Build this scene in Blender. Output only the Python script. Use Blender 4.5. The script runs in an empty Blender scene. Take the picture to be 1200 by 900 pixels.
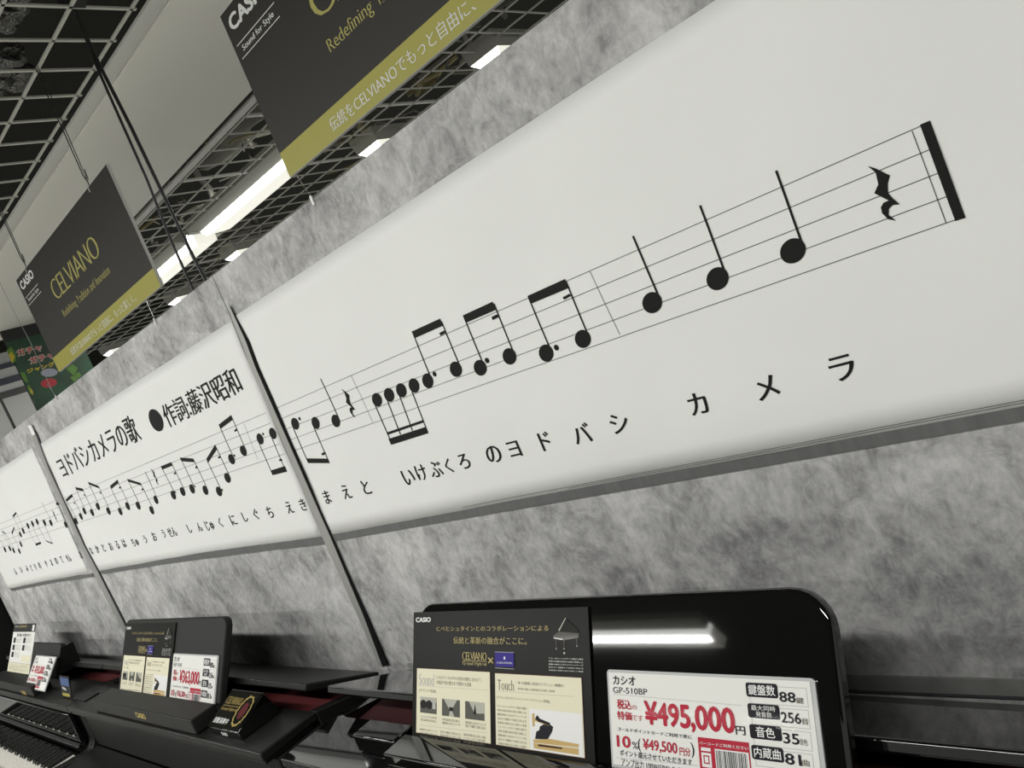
import bpy, bmesh, math, random
from mathutils import Vector, Matrix
import numpy as np
random.seed(7)
SC = bpy.context.scene
COL = SC.collection

# ------------------------------------------------------------------ camera
Z0 = 1.6                      # eye height above the floor
FPX = 904.0                   # focal length for a 1200 px wide picture
CX, CY = 600.0, 450.0
_vp = (-312.0, 757.0); _rho = math.radians(22.8)
_d1 = np.array([_vp[0]-CX, _vp[1]-CY, FPX])
_u = np.array([math.sin(_rho), math.cos(_rho)])
_t = FPX*FPX/(-(_d1[:2]@_u))
_d3 = np.array([*(_t*_u), FPX])
_d1 = _d1/np.linalg.norm(_d1); _d3 = _d3/np.linalg.norm(_d3)
RX = -_d1; RZ = -_d3; RY = np.cross(RZ, RX)
R = np.array([RX, RY, RZ])    # world = R @ camera(x right, y down, z forward)
cam = bpy.data.objects.new('camera', bpy.data.cameras.new('camera')); COL.objects.link(cam)
cam.data.sensor_width = 36.0; cam.data.lens = FPX/1200.0*36.0
cam.data.clip_start = 0.02; cam.data.clip_end = 100
_m = Matrix([[R[i][0], -R[i][1], -R[i][2], 0] for i in range(3)] + [[0, 0, 0, 1]])
_m.translation = Vector((0, 0, Z0)); cam.matrix_world = _m
SC.camera = cam

# ------------------------------------------------------------------ light, exposure
SC.view_settings.view_transform = 'Standard'; SC.view_settings.look = 'None'
SC.view_settings.gamma = 1; SC.view_settings.use_curve_mapping = False
SC.view_settings.exposure = 0.0
world = bpy.data.worlds.new('store_air'); SC.world = world; world.use_nodes = True
world.node_tree.nodes['Background'].inputs[0].default_value = (0.93, 0.95, 0.9, 1)
world.node_tree.nodes['Background'].inputs[1].default_value = 0.42
LAMP_POWER = 46.0
LIGHT_COL = (1.0, 0.992, 0.965)

def area(name, loc, sx, sy, power, rotz=0.0):
    l = bpy.data.lights.new(name, 'AREA'); l.shape = 'RECTANGLE'; l.size = sx; l.size_y = sy
    l.energy = power; l.color = LIGHT_COL
    o = bpy.data.objects.new(name, l); COL.objects.link(o)
    o.location = loc; o.rotation_euler = (0, 0, rotz)
    return o

# ------------------------------------------------------------------ helpers
def ray(px, py): return R @ np.array([px-CX, py-CY, FPX])
TH = math.radians(1.2)
PU = np.array([math.cos(TH), -math.sin(TH), 0.0]); PV = np.array([math.sin(TH), math.cos(TH), 0.0])
def F(u, v, z):               # piano frame to world
    p = PU*u + PV*v
    return (p[0], p[1], z+Z0)

class Plane:
    """a flat surface with its own a (right) / b (up) axes; pick() turns a pixel into a point on it"""
    def __init__(s, o, a, b):
        s.o = np.array(o, float); s.a = np.array(a, float); s.b = np.array(b, float)
        s.a /= np.linalg.norm(s.a); s.b /= np.linalg.norm(s.b); s.n = np.cross(s.a, s.b)
    def pick(s, px, py):
        r = ray(px, py); c = s.o - np.array([0, 0, Z0]); q = r*((s.n@c)/(s.n@r)) - c
        return (float(q@s.a), float(q@s.b))
    def at(s, a, b, h=0.0):
        return tuple(s.o + s.a*a + s.b*b + s.n*h)

def mat(name, col, rough=0.6, metal=0.0, emit=None, es=0.0, noise=None, bump=None, coat=0.0, spec=0.5):
    m = bpy.data.materials.new(name); m.use_nodes = True; nt = m.node_tree; b = nt.nodes['Principled BSDF']
    b.inputs['Base Color'].default_value = (*col, 1); b.inputs['Roughness'].default_value = rough
    b.inputs['Metallic'].default_value = metal; b.inputs['Specular IOR Level'].default_value = spec
    if coat: b.inputs['Coat Weight'].default_value = coat; b.inputs['Coat Roughness'].default_value = 0.03
    if emit: b.inputs['Emission Color'].default_value = (*emit, 1); b.inputs['Emission Strength'].default_value = es
    if noise or bump:
        tc = nt.nodes.new('ShaderNodeTexCoord')
    if noise:               # (scale, colour 2, (stretch xyz), detail)
        mp = nt.nodes.new('ShaderNodeMapping'); mp.inputs['Scale'].default_value = noise[2]
        n = nt.nodes.new('ShaderNodeTexNoise'); n.inputs['Scale'].default_value = noise[0]; n.inputs['Detail'].default_value = noise[3]
        cr = nt.nodes.new('ShaderNodeValToRGB'); cr.color_ramp.elements[0].position = 0.3; cr.color_ramp.elements[1].position = 0.7
        cr.color_ramp.elements[0].color = (*col, 1); cr.color_ramp.elements[1].color = (*noise[1], 1)
        nt.links.new(tc.outputs['Object'], mp.inputs[0]); nt.links.new(mp.outputs[0], n.inputs[0])
        nt.links.new(n.outputs[0], cr.inputs[0]); nt.links.new(cr.outputs[0], b.inputs['Base Color'])
    if bump:                # (scale, strength, distance)
        n2 = nt.nodes.new('ShaderNodeTexNoise'); n2.inputs['Scale'].default_value = bump[0]; n2.inputs['Detail'].default_value = 3
        bp = nt.nodes.new('ShaderNodeBump'); bp.inputs['Strength'].default_value = bump[1]; bp.inputs['Distance'].default_value = bump[2]
        nt.links.new(tc.outputs['Object'], n2.inputs[0]); nt.links.new(n2.outputs[0], bp.inputs['Height'])
        nt.links.new(bp.outputs[0], b.inputs['Normal'])
        if coat: nt.links.new(bp.outputs[0], b.inputs['Coat Normal'])
    return m

def wall_cloth(name, shift, lo=0.205, hi=0.59):
    """mottled grey suede cloth: broad clouds, small blotches and short upright brush marks"""
    m = bpy.data.materials.new(name); m.use_nodes = True; nt = m.node_tree; b = nt.nodes['Principled BSDF']
    b.inputs['Roughness'].default_value = 0.85; b.inputs['Specular IOR Level'].default_value = 0.2
    tc = nt.nodes.new('ShaderNodeTexCoord')
    def nz(scale, st, det, rgh=0.6, dist=0.0, rot=0.0):
        mp = nt.nodes.new('ShaderNodeMapping'); mp.inputs['Scale'].default_value = st; mp.inputs['Location'].default_value = (shift, shift*.7, shift*.3)
        mp.inputs['Rotation'].default_value = (0, rot, 0)
        n = nt.nodes.new('ShaderNodeTexNoise'); n.inputs['Scale'].default_value = scale; n.inputs['Detail'].default_value = det
        n.inputs['Roughness'].default_value = rgh; n.inputs['Distortion'].default_value = dist
        nt.links.new(tc.outputs['Object'], mp.inputs[0]); nt.links.new(mp.outputs[0], n.inputs[0]); return n
    a = nz(6.5, (1, 1, 1), 7, 0.66, 0.5); c = nz(24, (1.0, 1, 0.85), 6, 0.72, 0.9, 0.5); d = nz(110, (1.1, 1, 0.55), 3, 0.65, 0.3, 0.4)
    def mth(op, x, y):
        k = nt.nodes.new('ShaderNodeMath'); k.operation = op
        for i, q in enumerate((x, y)):
            if isinstance(q, (int, float)): k.inputs[i].default_value = q
            else: nt.links.new(q, k.inputs[i])
        return k.outputs[0]
    s = mth('ADD', mth('ADD', mth('MULTIPLY', a.outputs[0], 0.50), mth('MULTIPLY', c.outputs[0], 0.36)), mth('MULTIPLY', d.outputs[0], 0.14))
    cr = nt.nodes.new('ShaderNodeValToRGB'); e = cr.color_ramp.elements
    e[0].position = 0.38; e[1].position = 0.60; e[0].color = (lo, lo*1.0, lo*1.0, 1); e[1].color = (hi, hi*0.995, hi*0.98, 1)
    nt.links.new(s, cr.inputs[0]); nt.links.new(cr.outputs[0], b.inputs['Base Color'])
    return m

M = {}
M['cloth0'] = wall_cloth('suede_cloth_a', 0.0); M['cloth1'] = wall_cloth('suede_cloth_b', 5.3); M['cloth2'] = wall_cloth('suede_cloth_c', 11.1)
M['tape'] = mat('grey_tape', (0.105, 0.107, 0.105), 0.5, noise=(14, (0.135, 0.138, 0.135), (6, 1, 0.3), 3))
M['seam'] = mat('seam_cloth', (0.2, 0.2, 0.19), 0.8, noise=(25, (0.26, 0.26, 0.25), (1, 1, 1), 4))
M['paper'] = mat('poster_paper', (0.79, 0.80, 0.775), 0.55, spec=0.3, noise=(1.7, (0.82, 0.83, 0.80), (1, 1, 1), 3), bump=(7, 0.45, 0.008))
M['ink'] = mat('black_ink', (0.011, 0.011, 0.010), 0.6, spec=0.15)
M['alu'] = mat('grey_aluminium', (0.36, 0.36, 0.34), 0.5, 0.3)
M['alu_dark'] = mat('dark_aluminium', (0.09, 0.085, 0.095), 0.5, 0.2)
M['white_tape'] = mat('white_tape', (0.85, 0.85, 0.85), 0.5)
M['gap'] = mat('gap_black', (0.008, 0.008, 0.008), 0.9, spec=0.1)
M['sign'] = mat('sign_black', (0.040, 0.038, 0.033), 0.5, spec=0.25)
M['sign_gold'] = mat('sign_gold_green', (0.42, 0.39, 0.06), 0.45)
M['sign_ink_gold'] = mat('sign_ink_gold', (0.46, 0.42, 0.12), 0.45)
M['white_ink'] = mat('white_ink', (0.85, 0.86, 0.83), 0.5)
M['board_edge'] = mat('board_edge', (0.7, 0.7, 0.66), 0.6)
M['deck'] = mat('plenum_black', (0.045, 0.045, 0.040), 0.9, spec=0.1)
M['bar'] = mat('grid_bar_paint', (0.60, 0.60, 0.54), 0.6)
M['tbar'] = mat('tbar_paint', (0.72, 0.72, 0.66), 0.5)
M['panel'] = mat('ceiling_panel_white', (0.90, 0.89, 0.82), 0.75)
M['panel_rim'] = mat('panel_rim', (0.72, 0.72, 0.68), 0.6)
M['recess'] = mat('recess_dark', (0.05, 0.05, 0.05), 0.8)
M['housing'] = mat('fixture_housing', (0.42, 0.42, 0.37), 0.6)
M['lens'] = mat('fixture_lens_bright', (0.9, 0.9, 0.88), 0.4, emit=(1, 1, 0.95), es=5.0)
M['lens_side'] = mat('fixture_lens_side', (0.85, 0.85, 0.78), 0.4, emit=(1, 0.985, 0.87), es=0.72)
M['duct'] = mat('plenum_duct', (0.22, 0.215, 0.18), 0.6, 0.2, bump=(30, 0.5, 0.02))
M['foil'] = mat('foil_duct', (0.16, 0.16, 0.15), 0.3, 0.8, bump=(35, 1.0, 0.03))
M['tan_pipe'] = mat('tan_duct', (0.36, 0.31, 0.16), 0.7)
M['cable'] = mat('cable_black', (0.015, 0.015, 0.015), 0.4)
M['wire'] = mat('steel_wire', (0.05, 0.05, 0.045), 0.35, 0.6)
M['clear'] = mat('clear_clip', (0.7, 0.7, 0.68), 0.2)
M['gloss'] = mat('polished_black', (0.004, 0.004, 0.004), 0.035, coat=0.6)
M['satin'] = mat('satin_black', (0.014, 0.014, 0.013), 0.38, noise=(60, (0.016, 0.016, 0.015), (0.2, 3, 3), 3), spec=0.2)
M['satin_stand'] = mat('satin_stand', (0.021, 0.021, 0.020), 0.45, spec=0.13)
M['dark'] = mat('piano_dark', (0.006, 0.006, 0.006), 0.5, spec=0.15)
M['felt'] = mat('red_felt', (0.085, 0.003, 0.005), 0.9)
M['felt_dark'] = mat('dark_red_felt', (0.04, 0.002, 0.003), 0.9)
M['ivory'] = mat('white_key', (0.78, 0.76, 0.68), 0.3)
M['ebony'] = mat('black_key', (0.01, 0.01, 0.01), 0.3)
M['keygap'] = mat('key_gap', (0.05, 0.05, 0.045), 0.6)
M['gold'] = mat('gold_leaf', (0.55, 0.42, 0.13), 0.4, 0.3)
# laminated prints: gloss with a slight ripple
LB = (55, 0.06, 0.002)
def lam(n, c): return mat('laminated_'+n, c, 0.5, bump=LB, coat=0.025, spec=0.08)
M['c_black'] = mat('laminated_black', (0.007, 0.007, 0.0055), 0.3, spec=0.08, bump=LB); M['c_cream'] = lam('cream', (0.72, 0.69, 0.52)); M['c_white'] = lam('white', (0.74, 0.74, 0.70))
M['c_gold'] = mat('laminated_gold', (0.50, 0.42, 0.20), 0.5, spec=0.08); M['c_blue'] = lam('blue', (0.045, 0.035, 0.22)); M['c_text'] = lam('grey_text', (0.16, 0.15, 0.12))
M['c_wtext'] = lam('white_text', (0.75, 0.75, 0.73)); M['c_photo'] = lam('photo_grey', (0.10, 0.10, 0.085)); M['c_sky'] = lam('photo_light', (0.42, 0.42, 0.36))
M['c_pdark'] = lam('photo_dark', (0.02, 0.02, 0.018)); M['c_tan'] = lam('wood_tan', (0.52, 0.37, 0.15)); M['c_red'] = lam('red', (0.42, 0.028, 0.05))
M['c_ink'] = lam('ink', (0.018, 0.018, 0.022)); M['c_grey'] = lam('grey', (0.42, 0.42, 0.40)); M['c_brown'] = lam('brown', (0.05, 0.022, 0.018))
M['c_glass'] = mat('acrylic_edge', (0.5, 0.51, 0.5), 0.08, coat=0.6)
M['g_black'] = mat('banner_black', (0.012, 0.013, 0.012), 0.5); M['g_green'] = mat('banner_green', (0.006, 0.022, 0.011), 0.5, noise=(4, (0.014, 0.085, 0.03), (1, 1, 1), 4))
M['g_leaf'] = mat('banner_leaf', (0.09, 0.22, 0.02), 0.5); M['g_yellow'] = mat('banner_yellow', (0.55, 0.42, 0.02), 0.5); M['g_red'] = mat('banner_red', (0.42, 0.02, 0.03), 0.5)
M['g_white'] = mat('banner_white', (0.55, 0.6, 0.5), 0.5); M['g_grey'] = mat('banner_capsule', (0.28, 0.30, 0.36), 0.4)
M['pillar'] = mat('pillar_white', (0.85, 0.85, 0.83), 0.6); M['band_dark'] = mat('pillar_band', (0.10, 0.11, 0.14), 0.5)
M['floor'] = mat('vinyl_floor', (0.62, 0.61, 0.57), 0.35, noise=(6, (0.68, 0.67, 0.63), (1, 1, 1), 4))
M['blueprint'] = mat('card_blue', (0.02, 0.06, 0.2), 0.3); M['yellowprint'] = mat('card_yellow', (0.35, 0.3, 0.05), 0.4)

def tag(o, label=None, cat=None, group=None, kind=None):
    if label: o['label'] = label
    if cat: o['category'] = cat
    if group: o['group'] = group
    if kind: o['kind'] = kind
    return o
def empty(name, loc, label=None, cat=None, group=None, kind=None):
    o = bpy.data.objects.new(name, None); COL.objects.link(o); o.location = loc; o.empty_display_size = 0.05
    return tag(o, label, cat, group, kind)
def wloc(o):
    p = Vector((0, 0, 0))
    while o is not None: p = p + o.location; o = o.parent
    return p

class MB:
    """collects polygons in world coordinates; link() makes ONE mesh object of them"""
    def __init__(s): s.v = []; s.f = []; s.mi = []; s.mats = []
    def m(s, mt):
        if mt not in s.mats: s.mats.append(mt)
        return s.mats.index(mt)
    def add(s, vs, fs, mt):
        k = len(s.v); s.v += [tuple(map(float, p)) for p in vs]; i = s.m(mt)
        for f in fs: s.f.append([k+j for j in f]); s.mi.append(i)
    def poly(s, pts, mt): s.add(pts, [list(range(len(pts)))], mt)
    def prism(s, pts, off, mt):
        """pts: 3D outline, off: 3D extrusion"""
        n = len(pts); q = [tuple(np.array(p)+np.array(off)) for p in pts]
        s.add(list(pts)+q, [list(range(n))[::-1], list(range(n, 2*n))] + [[i, (i+1) % n, n+(i+1) % n, n+i] for i in range(n)], mt)
    def box(s, a, b, mt, fr=None):
        fr = fr or (lambda x, y, z: (x, y, z+Z0))
        x0, y0, z0 = a; x1, y1, z1 = b
        vs = [fr(x, y, z) for z in (z0, z1) for x, y in ((x0, y0), (x1, y0), (x1, y1), (x0, y1))]
        s.add(vs, [[3, 2, 1, 0], [4, 5, 6, 7], [0, 1, 5, 4], [1, 2, 6, 5], [2, 3, 7, 6], [3, 0, 4, 7]], mt)
    def tube(s, pts, r, mt, n=8):
        pts = [np.array(p, float) for p in pts]; rings = []
        for i, p in enumerate(pts):
            t = pts[min(i+1, len(pts)-1)] - pts[max(i-1, 0)]; t = t/np.linalg.norm(t)
            h = np.array([0, 0, 1.0]) if abs(t[2]) < 0.9 else np.array([1.0, 0, 0])
            a = np.cross(t, h); a /= np.linalg.norm(a); b = np.cross(t, a)
            rr = r[i] if isinstance(r, (list, tuple)) else r
            rings.append([tuple(p + rr*(math.cos(2*math.pi*k/n)*a + math.sin(2*math.pi*k/n)*b)) for k in range(n)])
        vs = [v for rg in rings for v in rg]; fs = []
        for i in range(len(rings)-1):
            for k in range(n): fs.append([i*n+k, i*n+(k+1) % n, (i+1)*n+(k+1) % n, (i+1)*n+k])
        fs.append(list(range(n))[::-1]); fs.append([(len(rings)-1)*n+k for k in range(n)])
        s.add(vs, fs, mt)
    def link(s, name, parent=None, smooth=False, bevel=0.0, seg=2):
        me = bpy.data.meshes.new(name); off = wloc(parent) if parent else Vector((0, 0, 0))
        base = off
        if not parent and s.v:
            a = np.array(s.v); c = (a.min(0)+a.max(0))/2; base = Vector((c[0], c[1], a[:, 2].min()))
        me.from_pydata([tuple(Vector(p)-base) for p in s.v], [], s.f)
        for mt in s.mats: me.materials.append(mt)
        me.polygons.foreach_set('material_index', s.mi); me.update()
        o = bpy.data.objects.new(name, me); COL.objects.link(o)
        if parent: o.parent = parent
        else: o.location = base
        if bevel:
            bm = bmesh.new(); bm.from_mesh(me); bmesh.ops.remove_doubles(bm, verts=bm.verts, dist=1e-5)
            bmesh.ops.recalc_face_normals(bm, faces=bm.faces); bm.to_mesh(me); bm.free()
            md = o.modifiers.new('bevel', 'BEVEL'); md.width = bevel; md.segments = seg; md.limit_method = 'ANGLE'; md.angle_limit = math.radians(40)
            smooth = True
        else:
            bm = bmesh.new(); bm.from_mesh(me); bmesh.ops.recalc_face_normals(bm, faces=bm.faces) if s.closed else None; bm.to_mesh(me); bm.free()
        if smooth:
            me.polygons.foreach_set('use_smooth', [True]*len(me.polygons))
            try: me.set_sharp_from_angle(angle=math.radians(35))
            except Exception: pass
        return o
    closed = True

# ------------------------------------------------------------------ lettering
_gc = {}
def glyphs(body, bold=0.0, contrast=0.0, serif=False, spacing=1.0):
    """filled outlines of a text: verts (x, y) in its ink box scaled to 0..1, faces, aspect"""
    key = (body, bold, contrast, serif, spacing)
    if key in _gc: return _gc[key]
    c = bpy.data.curves.new('t', 'FONT'); c.body = body; c.space_character = spacing
    o = bpy.data.objects.new('t', c); COL.objects.link(o)
    dg = bpy.context.evaluated_depsgraph_get(); oe = o.evaluated_get(dg); src = oe.to_curve(dg)
    k = bpy.data.curves.new('k', 'CURVE'); k.dimensions = '2D'; k.fill_mode = 'BOTH'; k.resolution_u = 3
    serifs = []
    for sp in src.splines:
        if sp.type != 'BEZIER' or len(sp.bezier_points) < 3: continue
        P = [(p.co.copy(), p.handle_left.copy(), p.handle_right.copy()) for p in sp.bezier_points]; n = len(P)
        ns = k.splines.new('BEZIER'); ns.bezier_points.add(n-1); ns.use_cyclic_u = True
        for i, (co, hl, hr) in enumerate(P):
            a = (co-hl); b = (hr-co)
            if a.length < 1e-5: a = co-P[i-1][0]
            if b.length < 1e-5: b = P[(i+1) % n][0]-co
            a = a.normalized() if a.length > 0 else a; b = b.normalized() if b.length > 0 else b
            t = (a+b); t = t.normalized() if t.length > 1e-4 else a
            d = Vector((t.y*contrast*0.35, t.x*contrast, 0))       # outer loops run counter-clockwise: level strokes thin, upright ones swell
            q = ns.bezier_points[i]; q.handle_left_type = q.handle_right_type = 'FREE'
            q.co = co+d; q.handle_left = hl+d; q.handle_right = hr+d
        if serif:
            for i in range(n):
                p, q = P[i][0], P[(i+1) % n][0]; e = q-p
                if abs(e.y) < 0.008 and 0.04 < abs(e.x) < 0.15 and (P[i][2]-p).length < abs(e.x)*0.9+0.06:
                    up = e.x < 0      # travelling left = top edge
                    serifs.append((min(p.x, q.x), max(p.x, q.x), p.y, up))
    bpy.data.objects.remove(o)
    ko = bpy.data.objects.new('k', k); COL.objects.link(ko)
    dg = bpy.context.evaluated_depsgraph_get(); me = bpy.data.meshes.new_from_object(ko.evaluated_get(dg))
    vs = [(v.co.x, v.co.y) for v in me.vertices]; fs = [list(p.vertices) for p in me.polygons]
    bpy.data.objects.remove(ko); bpy.data.meshes.remove(me); bpy.data.curves.remove(k)
    for x0, x1, y, up in serifs:
        s = -1 if up else 1; y2 = y - (contrast if up else -contrast); e = 0.05; j = len(vs)
        vs += [(x0-e, y2), (x1+e, y2), (x1+e*.8, y2+s*0.022), (x0-e*.8, y2+s*0.022)]; fs.append([j, j+1, j+2, j+3])
    a = np.array(vs); lo = a.min(0); hi = a.max(0); w = hi-lo; w[w < 1e-6] = 1
    nv = len(vs); mean = sum(abs(v) for v in w)  # bold: overlay of copies nudged sideways and up, so dense characters keep their gaps
    if bold > 0:
        b = bold; big = []; bf = []
        for j, (dx, dy) in enumerate(((-b, 0), (b, 0), (0, -b*.8), (0, b*.8), (-b*.6, b*.5), (b*.6, -b*.5))):
            big += [(p[0]+dx, p[1]+dy) for p in a]; bf += [[i+j*nv for i in f] for f in fs]
        a = np.array(big); fs = bf; lo = a.min(0); hi = a.max(0); w = hi-lo
    r = ([tuple((p-lo)/w) for p in a], fs, w[0]/w[1], nv); _gc[key] = r
    return r

class Print:
    """flat print on a plane, a few tenths of a millimetre proud; layers stack outwards"""
    def __init__(s, pl, h=0.0008, disp=None, step=0.00018): s.pl = pl; s.h = h; s.mb = MB(); s.mb.closed = False; s.disp = disp; s.step = step
    def P(s, a, b, lay=0):
        d = s.disp(a, b) if s.disp else 0.0
        return s.pl.at(a, b, s.h + lay*s.step + d)
    def poly(s, pts, mt, lay=1): s.mb.poly([s.P(a, b, lay) for a, b in pts], mt)
    def rect(s, a0, b0, a1, b1, mt, lay=1): s.poly([(a0, b0), (a1, b0), (a1, b1), (a0, b1)], mt, lay)
    def rrect(s, a0, b0, a1, b1, r, mt, lay=1):
        pts = []
        for cx, cy, t0 in ((a1-r, b0+r, -90), (a1-r, b1-r, 0), (a0+r, b1-r, 90), (a0+r, b0+r, 180)):
            for k in range(5): t = math.radians(t0+k*22.5); pts.append((cx+r*math.cos(t), cy+r*math.sin(t)))
        s.poly(pts, mt, lay)
    def frame(s, a0, b0, a1, b1, w, mt, lay=1):
        s.rect(a0, b0, a1, b0+w, mt, lay); s.rect(a0, b1-w, a1, b1, mt, lay); s.rect(a0, b0, a0+w, b1, mt, lay); s.rect(a1-w, b0, a1, b1, mt, lay)
    def line(s, p, q, w, mt, lay=1, n=1):
        p = np.array(p); q = np.array(q); d = q-p; nn = np.array([-d[1], d[0]])/np.linalg.norm(d)*w/2
        for i in range(n):
            a = p+d*i/n; b = p+d*(i+1)/n
            s.poly([tuple(a-nn), tuple(b-nn), tuple(b+nn), tuple(a+nn)], mt, lay)
    def ell(s, c, ra, rb, rot, mt, lay=1, n=24):
        pts = []
        for k in range(n):
            t = 2*math.pi*k/n; x, y = ra*math.cos(t), rb*math.sin(t)
            pts.append((c[0]+x*math.cos(rot)-y*math.sin(rot), c[1]+x*math.sin(rot)+y*math.cos(rot)))
        s.poly(pts, mt, lay)
    def text(s, body, bl, tr, mt, lay=2, **kw):
        vs, fs, asp, nv = glyphs(body, **kw)
        w = tr[0]-bl[0]; h = tr[1]-bl[1]
        s.mb.add([s.P(bl[0]+p[0]*w, bl[1]+p[1]*h, lay+0.06*(i//nv)) for i, p in enumerate(vs)], fs, mt)
    def link(s, name, parent):
        o = s.mb.link(name, parent); s.mb = MB(); s.mb.closed = False; return o

def X(x, y, z): return (x, y, z+Z0)

# ================================================================== STRUCTURE
WY = 1.04
WALL = Plane((0, WY, Z0), (1, 0, 0), (0, 0, 1))
# floor
mb = MB(); mb.box((-12, -7, -Z0-0.1), (5, 8, -Z0), M['floor']); fl = mb.link('floor'); tag(fl, kind='structure')
# ceiling: dark deck with an open grid below it
HC = 1.5
mb = MB(); mb.box((-12, -7, 2.5), (5, 8, 2.6), M['deck']); ceil = mb.link('ceiling'); tag(ceil, kind='structure')
for nm, a_, b_ in (('fascia', (-12, -7, 1.45), (-11.9, 8, 2.5)), ('fascia', (4.9, -7, 1.45), (5, 8, 2.5)), ('fascia', (-11.9, 7.9, 1.45), (4.9, 8, 2.5)), ('fascia', (-11.9, -7, 1.45), (4.9, -6.9, 2.5))):
    mb = MB(); mb.box(a_, b_, M['deck']); mb.link(nm, ceil)
GP = 0.205
def bar(name, p, q, w, h, mt):
    b = MB(); d = (0, w, 0) if abs(p[1]-q[1]) < 1e-6 else (w, 0, 0)
    b.box((min(p[0], q[0])-d[0]/2, min(p[1], q[1])-d[1]/2, HC), (max(p[0], q[0])+d[0]/2, max(p[1], q[1])+d[1]/2, HC+h), mt)
    return b.link(name, ceil)
YL = [1.55-GP*k for k in range(0, 6)]; YR = [2.50+0.207*k for k in range(0, 11) if k not in (3,)]
def long_bars(ys, w, h, name='grid_bar'):
    for y in ys: bar(name, (-9.5, y), (3.4, y), w, h, M['bar'])
long_bars(YL, 0.011, 0.007); long_bars(YR, 0.0095, 0.007)
k = -27
while -2.45-GP*k > -9.4:
    x = -2.45-GP*k
    bar('grid_bar', (x, 0.45), (x, 1.568), 0.012, 0.0068, M['bar']); k += 1
for k in range(-27, 34):
    x = -2.35-0.206*k
    if k in (5, 9, 19, 24): bar('tee_bar', (x, 2.49), (x, 4.75), 0.024, 0.012, M['tbar'])
    else: bar('grid_bar', (x, 2.49), (x, 4.75), 0.0095, 0.0068, M['bar'])
bar('tee_bar', (-9.5, 3.372), (3.4, 3.372), 0.03, 0.02, M['tbar'])
# the white dropped panel between the two grid fields
t = empty('trim_1', X(-4, 2.0, HC)); tag(t, kind='structure')
mb = MB(); mb.box((-7.3, 1.66, HC-0.012), (3.4, 2.365, HC+0.012), M['panel']); mb.link('panel', t)
mb = MB(); mb.box((-7.3, 1.592, HC-0.004), (3.4, 1.655, HC+0.008), M['panel_rim']); mb.link('edge_strip', t)
mb = MB(); mb.box((-7.3, 2.373, HC+0.02), (3.4, 2.425, HC+0.03), M['recess']); mb.link('recess', t)
mb = MB(); mb.box((-7.3, 2.425, HC-0.004), (3.4, 2.472, HC+0.008), M['panel_rim']); mb.link('edge_strip', t)
# clutter above the grid
r = random.Random(3)
for i in range(60):
    x = -2.6-r.random()*5.2; y = 2.5+r.random()*2.2; z = 1.62+r.random()*0.25
    pts = [X(x, y, z)]
    for j in range(9):
        x += r.uniform(-0.22, 0.18); y += r.uniform(-0.16, 0.16); z = min(2.0, max(1.58, z+r.uniform(-0.05, 0.05))); pts.append(X(x, max(2.5, y), z))
    mb = MB(); mb.tube(pts, r.choice([0.006, 0.008, 0.012, 0.02]), r.choice([M['duct'], M['duct'], M['duct'], M['tan_pipe']]), 6)
    o = mb.link('ceiling_cable', ceil, smooth=True)
for (x, y, z, rr, m, L) in ((-3.9, 2.9, 1.75, 0.09, 'duct', 1.3), (-5.2, 2.6, 1.72, 0.11, 'duct', 1.2), (-3.2, 3.55, 1.66, 0.055, 'foil', 0.7), (-3.9, 3.5, 1.8, 0.1, 'tan_pipe', 1.0), (-6.5, 2.9, 1.7, 0.1, 'duct', 1.2)):
    mb = MB(); mb.tube([X(x+L*q/8-L/2, y+0.06*math.sin(q*1.3), z+0.02*math.cos(q)) for q in range(9)], [rr*(1+0.08*(q % 2)) for q in range(9)], M[m], 14)
    mb.link('duct', ceil, smooth=True)
r = random.Random(5)
for (px, py, s) in ((8, 73, 0.055), (24, 92, 0.05), (2, 100, 0.04), (10, 18, 0.045), (22, 8, 0.05)):
    q = ray(px, py); q = q*(1.58/q[2]); mb = MB()
    mb.tube([X(q[0]+s*(j-3)*0.45, q[1]+r.uniform(-.01, .01), q[2]+r.uniform(0, .02)) for j in range(7)], [s*r.uniform(0.5, 0.9) for j in range(7)], M['foil'], 10)
    mb.link('foil_duct', ceil, smooth=True)

# ---- wall: three cloth covered panels seen, posts between them
wall = empty('wall_back', X(-2.5, WY, -Z0)); tag(wall, kind='structure')
WT = 0.3935
PX = [-5.42, -3.60, -1.80, 0.30, 2.1]
for i in range(4):
    mb = MB(); mb.box((PX[i]+0.002, WY, -Z0), (PX[i+1]-0.002, WY+0.03, WT), M['cloth%d' % (i % 3)])
    mb.link('cloth_panel', wall)
mb = MB(); mb.box((-5.42, WY+0.0305, -Z0), (2.1, WY+0.05, WT-0.004), M['alu_dark']); mb.link('backing_board', wall)
def wp(px, py, y=WY):
    q = ray(px, py); q = q*(y/q[1]); return (q[0], q[2])
def strip(left, right, y, th, mt, name):
    L = [wp(*p, y) for p in left]; Rr = [wp(*p, y) for p in right][::-1]
    mb = MB(); mb.prism([X(x, y, z) for x, z in L+Rr], (0, th, 0), mt); return mb.link(name, wall)
# post right of the second poster
strip([(267, 360), (272, 375), (284, 405), (293, 430), (366, 600), (377, 629), (403, 686), (419, 722), (444.5, 781)],
      [(269, 359), (276.5, 375), (288, 400), (299, 430), (374, 600), (387, 629), (412.5, 690), (426, 722), (448, 781)], WY-0.0065, 0.003, M['alu'], 'post')
strip([(268, 359.5), (276.5, 375), (288, 400), (299, 430), (374, 600), (387, 629), (412.5, 690), (425, 720), (447, 780)],
      [(269.5, 359), (278, 375), (292.5, 401), (303.5, 430), (375.6, 600), (388.8, 629), (415.3, 690), (429.3, 720), (455, 780)], WY-0.0058, 0.0006, M['gap'], 'joint_gap')
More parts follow.
